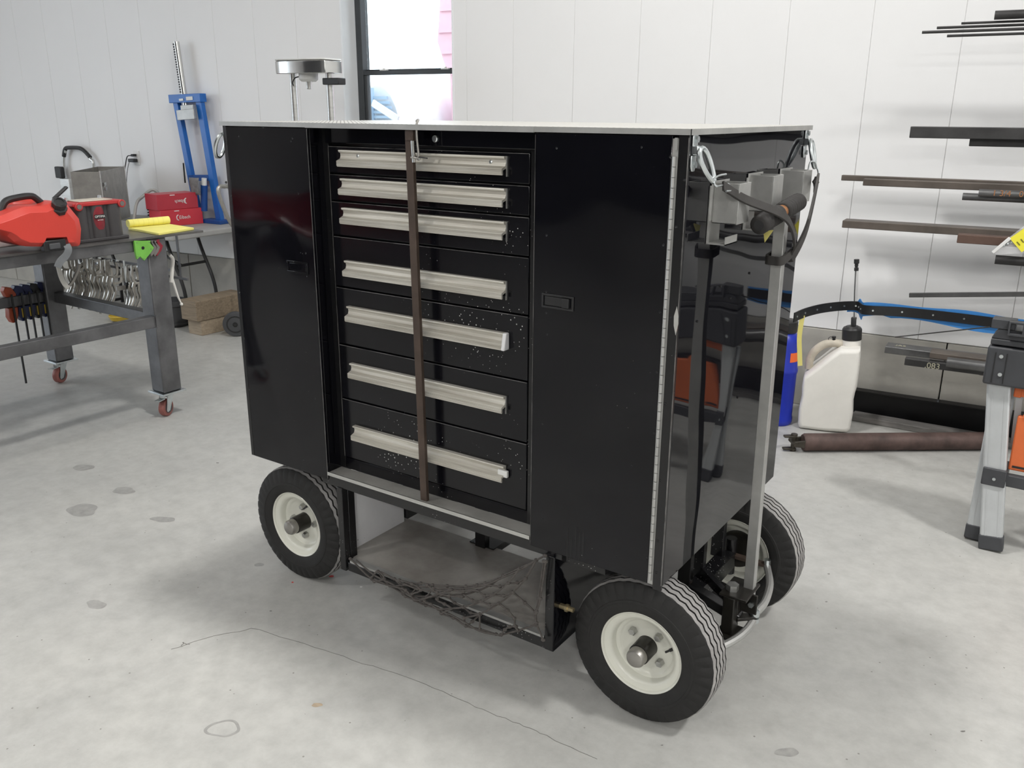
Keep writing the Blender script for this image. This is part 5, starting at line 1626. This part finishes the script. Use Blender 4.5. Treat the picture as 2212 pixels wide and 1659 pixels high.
b = MB(); s_, z_ = PW(720, 176, DO); wbox(b, s_ - 0.055, s_ + 0.075, DO - 0.03, DO + 0.04, z_ - 0.02, z_ + 0.02); b.build('clamp_band', 'black_plastic', st, bevel=0.005)
MB().tube(smooth([pw(652, 165, DO + 0.05), pw(638, 168, DO + 0.06), pw(632, 178, DO + 0.06), pw(634, 185, DO + 0.05)], 4), 0.004, 6).build('cable', 'black_plastic', st)
b = MB(); wbox(b, sL - 0.08, sR + 0.08, DO - 0.18, DO + 0.2, 0.0, 0.03); b.build('base', 'aluminium', st, bevel=0.004)

# ================================================================== STEEL STOCK ON THE WALL RACK (right)
BAR_END = 4.9
ARMS = []
def stock(u, vt, vb, off, depth, kind, m, label, end=BAR_END, name='steel_bar'):
    s0, zt = PW(u, vt, off)
    _, zb = PW(u, vb, off)
    if kind == 'round':
        r_ = (zt - zb) / 2
        cz = (zt + zb) / 2
        bb = MB()
        bb.lathe([(r_ * 0.85, 0.002), (r_ * 0.85, 0.0), (r_, 0.0), (r_, 1.0)], WP(s0, off - r_, cz), WP(end, off - r_, cz), 20)
        ob = bb.build(name, m); ARMS.append((zb, off))
    else:
        bb = MB(); wbox(bb, s0, end, off - depth, off, zb, zt)
        ob = bb.build(name, m, None, bevel=0.003); ARMS.append((zb, off))
    tag(ob, label, 'steel stock', 'steel stock on the wall rack')
    return ob, s0, zb, zt


stock(2150, 22, 42, 0.44, 0, 'round', 'bar_steel', 'thick dark round tube at the very top of the rack', name='steel_tube')
stock(2077, 47.5, 53, 0.40, 0, 'round', 'bar_steel', 'highest of the four thin dark rods near the top', name='steel_rod')
stock(2024, 57, 63, 0.36, 0, 'round', 'bar_steel', 'second thin dark rod from the top of the rack', name='steel_rod')
stock(1992, 66.5, 73, 0.44, 0, 'round', 'bar_steel', 'longest of the four thin dark rods near the top', name='steel_rod')
stock(2046, 74.5, 80.5, 0.40, 0, 'round', 'bar_steel', 'lowest of the four thin dark rods near the top', name='steel_rod')
stock(1967, 273, 298, 0.36, 0.05, 'box', 'bar_steel', 'dark square tube above a shorter dark bar', name='square_tube')
stock(2095, 299.5, 316, 0.32, 0.05, 'box', 'bar_steel', 'shorter dark bar right under the dark square tube', name='square_tube')
stock(1818, 378, 390, 0.30, 0.03, 'box', 'bar_brown', 'thin brownish bar reaching furthest left at mid rack height', name='square_tube')
stock(1865, 386, 401, 0.36, 0.045, 'box', 'bar_brown', 'brown square tube in front of the longer thin bar', name='square_tube')
o7, s7, zb7, zt7 = stock(2115, 409, 425, 0.47, 0, 'round', 'bar_grey', 'grey round tube with orange chalk writing', name='steel_tube')
lettering('1 3/4   0', 0.036, WP(s7 + 0.115, 0.4705, (zb7 + zt7) / 2 + 0.002), WT, (0, 0, 1), 'copper', o7)
stock(2080, 417, 433, 0.43, 0, 'round', 'bar_grey', 'grey round tube beside and below the chalked one', name='steel_tube')
stock(1820, 476, 492, 0.40, 0.10, 'box', 'bar_brown', 'wide brown box tube reaching far left above the jug', name='square_tube')
stock(2069, 506, 525, 0.50, 0.06, 'box', 'bar_rust', 'rusty brown box tube in front of the wide one', name='square_tube')
stock(2151, 552, 572, 0.52, 0, 'round', 'bar_steel', 'dark round pipe under the plastic bag', name='steel_tube')
fb0, fb1 = pw(1964, 637.5, 0.18), pw(2212, 635.5, 0.18)
fbd = (fb1 - fb0) / (PW(2212, 635.5, 0.18)[0] - PW(1964, 637.5, 0.18)[0])
ofb = MB().beam(fb0, fb0 + fbd * (BAR_END - PW(1964, 637.5, 0.18)[0]), 0.02, 0.022).build('flat_bar', 'bar_grey', None, bevel=0.002)
tag(ofb, 'thin flat grey bar above the blue taped strip', 'steel stock', 'steel stock on the wall rack')
ARMS.append(((fb0 + fbd * (3.30 - PW(1964, 637.5, 0.18)[0]))[2] - 0.0115, 0.18))
oflat, _, _, _ = stock(1912, 748, 763, 0.30, 0.10, 'box', 'bar_grey', 'flat grey box tube at the back of the bottom row', name='square_tube')
o13, s13, zb13, zt13 = stock(1955, 774, 789, 0.43, 0.05, 'box', 'bar_steel', 'dark square tube with .083 chalked on its side', name='square_tube')
lettering('.083', 0.040, WP(s13 + 0.125, 0.4308, (zb13 + zt13) / 2 - 0.004), WT, (0, 0, 1), 'gold_print', o13)
o15, s15, zb15, zt15 = stock(2009, 761, 774, 0.40, 0.09, 'box', 'bar_brown', 'brown box tube lying on the bottom row', name='square_tube')
stock(2046, 774, 796, 0.49, 0, 'round', 'bar_grey', 'shiny grey round tube at the front of the bottom row', name='steel_tube')
stock(2116, 804, 811, 0.36, 0.03, 'box', 'bar_brown', 'small bar end under the bottom row', name='square_tube')
s_, z_ = PW(1942, 743, 0.25)
lettering('JAS', 0.035, WP(s_ + 0.01, 0.25, PW(1912, 748, 0.30)[1] + 0.0008), WT, -WN * -1, 'gold_print', oflat)

rack = thing('cantilever_rack', 'steel cantilever rack holding the bar stock on the wall', 'rack', tuple(WP(3.6, 0.05, 0)))
for s in (3.30, 4.75):
    b = MB(); wbox(b, s - 0.03, s + 0.03, 0.075, 0.10, 0.0, 2.3); b.build('rack_post', 'bar_steel', rack)
levels = []
for zb, off in sorted(ARMS):
    if not levels or zb - levels[-1][0] > 0.16: levels.append([zb, []])
    levels[-1][1].append((zb, off))
for z0_, mem in levels:
    zl0 = z0_ - 0.006
    for s in (3.30, 4.75):
        b = MB(); wbox(b, s - 0.02, s + 0.02, 0.10, max(o_ for _, o_ in mem) + 0.03, zl0 - 0.03, zl0); b.build('rack_arm', 'bar_steel', rack)
        for i, (zb, off) in enumerate(mem):
            b = MB(); wbox(b, s - 0.018 + 0.009 * (i % 4), s - 0.012 + 0.009 * (i % 4), off - 0.012, off - 0.006, zl0, zb - 0.0003); b.build('support_pin', 'bar_steel', rack)

# plastic bag with a yellow tag ----------------------------------------------------------
BO = 0.56
bagt = thing('plastic_bag', 'clear plastic bag with a yellow printed tag at the right edge', 'bag', tuple(pw(2200, 550, BO)))
bp_ = [pw(u, v, BO) for u, v in ((2142, 543), (2152, 551), (2190, 549), (2240, 547), (2260, 470), (2212, 488), (2175, 517))]
MB().ring_loft([bp_, [p + WN * 0.012 for p in bp_]]).build('film', 'bag_clear', bagt, bevel=0.003)
MB().beam(pw(2144, 546, BO + 0.003), pw(2182, 514, BO + 0.003), 0.012, 0.014, up=(0, 0, 1)).build('seam', 'white_plastic', bagt, bevel=0.002)
tg = [pw(u, v, BO + 0.006) for u, v in ((2181, 515), (2214, 492), (2245, 520), (2207, 545))]
tgo = MB().ring_loft([tg, [p + WN * 0.002 for p in tg]]).build('tag', 'tag_yellow', bagt)
tr_ = (tg[3] - tg[0]); tu_ = (tg[1] - tg[0])
tl_ = np.linalg.norm(tr_); tr_ /= tl_
tu_ = np.cross(np.cross(tr_, tu_), tr_); tu_ /= np.linalg.norm(tu_)
for k in range(4):
    lettering('CO ' if k == 3 else 'IIIIIIIIII', 0.018 if k == 3 else 0.008, tg[0] + tr_ * tl_ * 0.5 + tu_ * (0.012 + k * 0.018) - WN * 0.001, tr_, tu_, 'black_print', bagt)
for k in range(3):
    MB().ball(pw(2168 + 8 * k, 530 - 3 * k, BO - 0.004), 0.008, 10, 6).build('hardware', 'zinc', bagt)

# ================================================================== JUG, BOTTLE, DRIVESHAFT
RH = np.array((math.cos(YAW), math.sin(YAW), 0)); DH = np.array((-math.sin(YAW), math.cos(YAW), 0))
jb = PZ(1785, 934, 0)
DJ = np.array((jb[0] - CAM[0], jb[1] - CAM[1], 0)); DJ /= np.linalg.norm(DJ)
def jp(cx, cy, back=0.0):
    n_ = DJ
    p = hit(1660 + cx / 3.77, 560 + cy / 3.77, n_, n_ @ jb)
    return np.array(p) + DJ * back
jug = thing('utility_jug', 'white plastic utility jug with a black cap and clear fill tube', 'jug', tuple(jb))
JS = [(250, 1375), (440, 1398), (640, 1408), (668, 1390), (690, 1250), (690, 1160), (705, 1090), (722, 1040), (740, 900), (752, 780), (750, 735), (590, 735), (500, 800), (400, 880), (320, 935), (285, 960), (272, 1040), (270, 1120), (255, 1180), (245, 1230), (238, 1330)]
F_ = [jp(a, c_) for a, c_ in JS]
zoff = min(p[2] for p in F_)
F_ = [p - np.array((0, 0, zoff * (1 if p[2] < 0.06 else 0))) for p in F_]
F_ = [np.array((p[0], p[1], max(p[2], 0.001))) for p in F_]
cj = np.mean(F_, axis=0)
def jr(back, sc):
    r_ = []
    for p in F_:
        q = cj + (p - cj) * np.array((sc, sc, sc)); q = q + DJ * back
        q[2] = max(q[2], 0.001)
        r_.append(q)
    return r_
MB().ring_loft([jr(-0.004, 0.93), jr(0.014, 1.0), jr(0.20, 1.0), jr(0.22, 0.93)]).build('jug_body', 'jug_white', jug, bevel=0.008, seg=3)
MB().tube(smooth([jp(318, 930, 0.1), jp(330, 850, 0.1), jp(370, 785, 0.1), jp(440, 735, 0.1), jp(520, 720, 0.1), jp(620, 728, 0.1)], 5), 0.021, 12).build('handle', 'jug_dirty', jug)
nk = jp(672, 735, 0.10)
MB().lathe([(0.046, 0), (0.046, 1.0)], jp(672, 760, 0.1), jp(674, 690, 0.1), 24).build('neck', 'jug_white', jug)
MB().lathe([(0.046, 0), (0.048, 0.02), (0.048, .85), (0.042, 1.0), (0.036, 1.0), (0.030, 1.10), (0.014, 1.12)], jp(676, 690, 0.1), jp(680, 588, 0.1), 28).build('cap', 'black_plastic', jug, sharp=25)
MB().lathe([(0.013, 0), (0.013, .9), (0.010, 1.0)], jp(690, 585, 0.1), jp(693, 505, 0.1), 14).build('tube_fitting', 'black_plastic', jug)
MB().cyl(jp(702, 520, 0.1), jp(716, 110, 0.1), 0.0095, n=16).build('fill_tube', 'clear_tube', jug)
MB().tube([jp(697, 520, 0.095), jp(700, 300, 0.095), jp(710, 110, 0.095)], 0.003, 6).build('inner_line', 'black_plastic', jug)
MB().lathe([(0.011, 0), (0.011, .25), (0.007, .3), (0.009, .45), (0.009, .6), (0.013, .65), (0.013, 1.0)], jp(714, 120, 0.1), jp(717, 25, 0.1), 16).build('tip_cap', 'black_plastic', jug)
MB().lathe([(0.011, 0), (0.011, .4), (0.006, .45), (0.010, .7), (0.010, 1)], jp(527, 705, 0.1), jp(529, 664, 0.1), 14).build('vent_plug', 'black_plastic', jug)
vc = jp(500, 685, 0.1)
MB().tube([vc + RH * 0.011 * math.cos(a) + np.array((0, 0, 0.011 * math.sin(a))) for a in [math.pi * (0.2 + k * 1.5 / 9) for k in range(10)]], 0.0015, 6).build('plug_leash', 'black_plastic', jug)

bc_ = np.array(PZ(1672, 922, 0)) + DJ * 0.09
bot = thing('blue_bottle', 'tall blue plastic bottle with black cap and orange sticker by the cart', 'bottle', (bc_[0], bc_[1], 0))
b0, b1 = (bc_[0], bc_[1], 0.001), (bc_[0], bc_[1], 0.56)
MB().lathe([(0.078, 0), (0.084, .02), (0.084, .06), (0.081, .08), (0.083, .50), (0.087, .52), (0.087, .545), (0.083, .56), (0.083, .80), (0.070, .875), (0.055, .90), (0.055, .91)], b0, b1, 36).build('bottle_body', 'bottle_blue', bot)
MB().lathe([(0.062, .90), (0.064, .91), (0.064, 1.0), (0.058, 1.01), (0.03, 1.02)], b0, b1, 28).build('cap', 'black_plastic', bot)
st_ = []
for j in range(2):
    st_.append([])
    for i in range(6):
        a = math.radians(-78 + 12 * i) + YAW
        st_[j].append((bc_[0] + 0.0845 * math.cos(a), bc_[1] + 0.0845 * math.sin(a), 0.355 + 0.05 * j))
MB().add(st_[0] + st_[1], [(i, i + 1, 7 + i, 6 + i) for i in range(5)]).build('sticker', 'sticker_orange', bot)

ds0, ds1 = np.array(PZ(1738, 955, 0.045)), np.array(PZ(2150, 952, 0.045))
dv = ds1 - ds0; dv /= np.linalg.norm(dv); dn_ = np.cross((0, 0, 1), dv)
shf = thing('drive_shaft', 'rusty brown drive shaft with universal joint lying on the floor', 'drive shaft', (ds0[0], ds0[1], 0))
MB().lathe([(0.038, -0.01), (0.044, 0.0), (0.044, 1.0)], ds0, ds0 + dv * 0.98, 28).build('shaft_tube', 'shaft_brown', shf)
for sg in (-1, 1):
    MB().prism([(0.0, -0.02), (-0.06, -0.014), (-0.072, 0.0), (-0.06, 0.014), (0.0, 0.02)], ds0 + dn_ * (sg * 0.030 - 0.006), dv, (0, 0, 1), dn_, 0.012).build('yoke_ear', 'shaft_yoke', shf, bevel=0.003)
cx_ = ds0 - dv * 0.055
MB().cyl(cx_ - dn_ * 0.042, cx_ + dn_ * 0.042, 0.0125, n=12).build('cross_pin', 'shaft_yoke', shf)
MB().cyl(cx_ - np.array((0, 0, 0.042)), cx_ + np.array((0, 0, 0.042)), 0.0125, n=12).build('cross_pin', 'shaft_yoke', shf)
for sg in (-1, 1):
    MB().cyl(cx_ + np.array((0, 0, sg * 0.034)), cx_ + np.array((0, 0, sg * 0.044)), 0.016, n=12).build('bearing_cap', 'shaft_yoke', shf)
    MB().prism([(0.012, -0.016), (-0.052, -0.012), (-0.052, 0.012), (0.012, 0.016)], cx_ + np.array((0, 0, sg * 0.032 - 0.005)), dv, dn_, (0, 0, 1), 0.010).build('yoke_ear', 'shaft_yoke', shf, bevel=0.003)

# plank, channel ------------------------------------------------------------------------
p0, p1 = np.array(PZ(1842, 896, 0.02)), np.array(PZ(2125, 946, 0.02))
dd = p1 - p0; dd /= np.linalg.norm(dd)
o = MB().beam((p0[0], p0[1], 0.0165), (p0[0] + dd[0] * 1.2, p0[1] + dd[1] * 1.2, 0.0165), 0.09, 0.032).build('plank', 'plank_grey', None, bevel=0.003)
tag(o, 'weathered grey plank on the floor behind the drive shaft', 'plank')
o2 = thing('steel_channel', 'black steel channel lying along the foot of the wall', 'steel channel', tuple(WP(2.2, 0.05, 0)))
b = MB(); wbox(b, 1.18, 3.3, 0.012, 0.020, 0.0, 0.152); b.build('web', 'flare_black', o2)
b = MB(); wbox(b, 1.18, 3.3, 0.020, 0.07, 0.146, 0.152); b.build('flange', 'flare_black', o2)
b = MB(); wbox(b, 1.18, 3.3, 0.020, 0.07, 0.0, 0.006); b.build('flange', 'flare_black', o2)

# ================================================================== TAPED BLACK STRIP
fl = thing('flare_strip', 'curved black plastic strip with rivets and blue masking tape above the jug', 'trim strip', tuple(PZ(1950, 672, 0.8)))
top_px = [(1717, 676), (1740, 666), (1775, 657), (1815, 652), (1850, 651), (1858, 655), (1872, 660), (1950, 664), (2040, 673), (2130, 684), (2230, 697)]
tops = [np.array(PZ(u, v, 0.815)) for u, v in top_px]
tops = smooth(tops, 4)
TH = 0.040
A1 = [np.array((p[0], p[1], 0.815)) for p in tops]; B1 = [p - np.array((0, 0, TH)) for p in A1]
def wallstrip(A, B, t_, name, m, parent):
    rings = []
    n = len(A)
    for i in range(n):
        d_ = A[min(i + 1, n - 1)] - A[max(i - 1, 0)]; d_[2] = 0; d_ = d_ / np.linalg.norm(d_)
        nn = np.array((d_[1], -d_[0], 0))
        rings.append([A[i], A[i] - nn * t_, B[i] - nn * t_, B[i]])
    return MB().ring_loft(rings).build(name, m, parent)
wallstrip(A1, B1, 0.004, 'strip', 'flare_black', fl)
def off_back(P, t_, dz):
    outp = []
    n = len(P)
    for i in range(n):
        d_ = P[min(i + 1, n - 1)] - P[max(i - 1, 0)]; d_[2] = 0; d_ = d_ / np.linalg.norm(d_)
        nn = np.array((-d_[1], d_[0], 0))
        outp.append(P[i] + nn * t_ + np.array((0, 0, dz)))
    return outp
k0 = 14
ta = off_back(A1, 0.007, 0.010)[k0:]; tb = off_back(B1, 0.007, -0.018)[k0:]
for i in range(len(ta)):
    ta[i] = ta[i] + np.array((0, 0, 0.004 * math.sin(i * 0.7) - (0.022 if i < 3 else 0)))
    tb[i] = tb[i] + np.array((0, 0, 0.010 * math.sin(i * 0.45 + 1.2) + (0.016 if 8 < i < 13 else 0)))
wallstrip(ta, tb, 0.002, 'blue_tape', 'tape_blue', fl)
for i in range(1, len(A1) - 1, 3):
    d_ = A1[i + 1] - A1[i - 1]; d_ /= np.linalg.norm(d_); nn = np.array((d_[1], -d_[0], 0))
    c = (A1[i] + B1[i]) / 2
    MB().cyl(c, c + nn * 0.003, 0.004, n=8).build('rivet', 'zinc', fl)
y0_ = np.array(PZ(1737, 684, 0.785)) + DH * 0.02
yts = smooth([y0_, y0_ + np.array((-0.004, 0.0, -0.09)), y0_ + np.array((0.004, 0.004, -0.17)), y0_ + RH * 0.012 + np.array((0, 0, -0.22))], 4)
MB().tube(yts, 0, flat=(0.020, 0.001, DH)).build('yellow_tape', 'tape_yellow', fl)

# ================================================================== SAWHORSE (right edge)
SY = 1.95
def sp_(u, v, y=SY): return np.array(PY(u, v, y))
sh = thing('sawhorse', 'folding sawhorse with silver legs, charcoal head and orange braces', 'sawhorse', (2.1, 1.95, 0))
def sleg(f0, f1, name='leg'):
    """leg from floor foot f0 to top f1"""
    f0, f1 = np.array(f0, float), np.array(f1, float)
    up = (f1 - f0) / np.linalg.norm(f1 - f0)
    l_ = MB().beam(f0 + up * 0.05, f1, 0.034, 0.078, up=(1, 0, 0))
    s_ = np.cross(up, (0, 1, 0)); s_ /= np.linalg.norm(s_)
    o_ = l_.build(name, 'leg_silver', sh, bevel=0.006)
    for q in (-0.022, 0.020):
        mid0 = f0 + up * 0.05 + s_ * q - np.array((0, 0.0172, 0)); mid1 = f1 + s_ * q - np.array((0, 0.0172, 0))
        MB().beam(mid0, mid1, 0.0016, 0.004, up=(1, 0, 0)).build('leg_rib', 'leg_silver', o_)
    MB().beam(f0 + up * 0.002, f0 + up * 0.06, 0.040, 0.084, up=(1, 0, 0)).build('foot', 'saw_charcoal', o_, bevel=0.005)
    return o_
fA = np.array(PZ(2139, 1190, 0)) + np.array((0.0, 0.012, 0.002))
tA = sp_(2160, 800, fA[1] + 0.03)
sleg(fA, tA)
fB = np.array(PZ(2106, 1170, 0)) + np.array((0.0, 0.02, 0.002))
tB = sp_(2172, 830, fB[1] + 0.07)
sleg(fB, tB)
zj = sp_(2148, 1030, fA[1])[2]
pj = fA + (tA - fA) * ((zj - fA[2]) / (tA[2] - fA[2]))
MB().box(pj[0] - 0.040, pj[0] + 0.040, pj[1] - 0.026, pj[1] + 0.10, zj - 0.034, zj + 0.034).build('leg_joint', 'saw_charcoal', sh, bevel=0.004)
MB().box(pj[0] + 0.03, 2.62, pj[1] - 0.012, pj[1] + 0.02, zj - 0.030, zj + 0.016).build('lower_brace', 'saw_charcoal', sh, bevel=0.004)
MB().cyl((pj[0] + 0.002, pj[1] - 0.026, zj - 0.004), (pj[0] + 0.002, pj[1] - 0.030, zj - 0.004), 0.006, n=12).build('rivet', 'zinc', sh)
hz0, hz1 = sp_(2133, 825)[2], sp_(2133, 742)[2]
hx0 = sp_(2131, 780)[0]
MB().box(hx0, 2.72, SY - 0.035, SY + 0.11, hz0, hz1).build('head_bracket', 'saw_charcoal', sh, bevel=0.008)
for v in (770, 809):
    q = sp_(2163 if v < 790 else 2160, v, SY - 0.035)
    MB().cyl(q, q - np.array((0, 0.004, 0)), 0.007, n=12).build('rivet', 'zinc', sh)
q = sp_(2160, 787, SY - 0.036)
MB().box(q[0] - 0.020, q[0] - 0.017, q[1] - 0.001, q[1], hz0 + 0.01, hz1 - 0.02).build('groove', 'black_plastic', sh)
MB().box(q[0] + 0.017, q[0] + 0.020, q[1] - 0.001, q[1], hz0 + 0.01, hz1 - 0.02).build('groove', 'black_plastic', sh)
z2 = sp_(2135, 726)[2]; z3 = sp_(2135, 704)[2]; z4 = sp_(2140, 684)[2]
MB().box(hx0 + 0.005, 2.72, SY - 0.03, SY + 0.10, hz1 + 0.006, z2).build('jaw_plate', 'saw_charcoal', sh, bevel=0.004)
MB().prism([(0.0, 0), (0.6, 0), (0.6, z3 - z2), (0.02, z3 - z2)], (hx0 + 0.004, SY - 0.028, z2), (1, 0, 0), (0, 0, 1), (0, 1, 0), 0.12).build('jaw_plate', 'saw_charcoal', sh, bevel=0.004)
MB().box(hx0 - 0.002, hx0 + 0.075, SY - 0.03, SY + 0.03, z3, z4).build('clamp_jaw', 'saw_charcoal', sh, bevel=0.003)
jx = sp_(2180, 712)[0]
for k in range(3):
    MB().box(jx + 0.045 * k, jx + 0.006 + 0.045 * k, SY - 0.05, SY - 0.02, z3 - 0.01, z4 - 0.004).build('jaw_rib', 'saw_charcoal', sh, bevel=0.001)
MB().box(jx, jx + 0.14, SY - 0.05, SY - 0.02, z3 - 0.016, z3 - 0.008).build('jaw_rib', 'saw_charcoal', sh, bevel=0.001)
MB().box(jx, jx + 0.14, SY - 0.05, SY - 0.02, z4 - 0.006, z4 + 0.0).build('jaw_rib', 'saw_charcoal', sh, bevel=0.001)
ox = sp_(2189, 950)[0]
oz0, oz1 = sp_(2189, 1016)[2], sp_(2195, 897)[2]
op = MB().box(ox, ox + 0.24, SY - 0.005, SY + 0.02, oz0, oz1).build('orange_brace', 'saw_orange', sh, bevel=0.006)
MB().box(ox + 0.012, ox + 0.22, SY - 0.007, SY - 0.004, oz0 + 0.012, oz0 + 0.020).build('brace_slot', 'black_plastic', op)
MB().cyl((ox + 0.035, SY - 0.008, oz1 + 0.004), (ox + 0.035, SY + 0.02, oz1 + 0.004), 0.018, n=20).build('brace_pivot', 'saw_orange', op)
for u in (2191, 2206):
    q = sp_(u, 842, SY + 0.03)
    MB().box(q[0], q[0] + 0.026, q[1], q[1] + 0.02, q[2] - 0.028, q[2] + 0.028).build('orange_clip', 'saw_orange', sh, bevel=0.004)
MB().beam(sp_(2205, 835, SY + 0.07), sp_(2190, 960, SY + 0.09), 0.012, 0.022, up=(1, 0, 0)).build('strut', 'leg_silver', sh)
# far pair of legs, beyond the picture edge
sleg((2.66, 1.92, 0.002), (2.62, 1.96, hz0 + 0.03)); sleg((2.72, 2.06, 0.002), (2.64, 2.02, hz0 + 0.03))
# thin rod poking out of the jaw
o = MB().tube([np.array(sp_(2140, 706, SY - 0.01)), np.array(hit(1934, 728, WN, WC - 0.9))], 0.0026, 6).build('thin_rod', 'hub_black')
tag(o, 'thin dark rod sticking out of the sawhorse jaw', 'rod')

# ================================================================== RED CAR BODY BEHIND THE VIEWER (seen only as a reflection)
car = thing('race_car', 'red low race car body standing behind the viewer', 'car', (-5.6, -4.6, 0))
rings = []
for k in range(15):
    t_ = k / 14
    x = -7.4 + 3.6 * t_
    h = 0.10 + 0.30 * math.sin(math.pi * min(1, t_ * 1.15)) ** 0.8
    w_ = 0.75 + 0.15 * math.sin(math.pi * t_)
    rings.append([(x, -4.6 + w_ * math.copysign(abs(math.cos(a)) ** 0.6, math.cos(a)), 0.50 + h * max(0, math.sin(a)) ** 0.7 if math.sin(a) > 0 else 0.50) for a in [2 * math.pi * j / 20 for j in range(20)]])
MB().ring_loft(rings).build('body_shell', 'car_red', car, sharp=60)
for x in (-6.8, -4.5):
    for y in (-5.45, -3.75):
        MB().lathe([(0.2, 0), (0.3, .1), (0.3, .9), (0.2, 1)], (x, y - 0.12, 0.3), (x, y + 0.12, 0.3), 24).build('wheel', 'rubber', car)
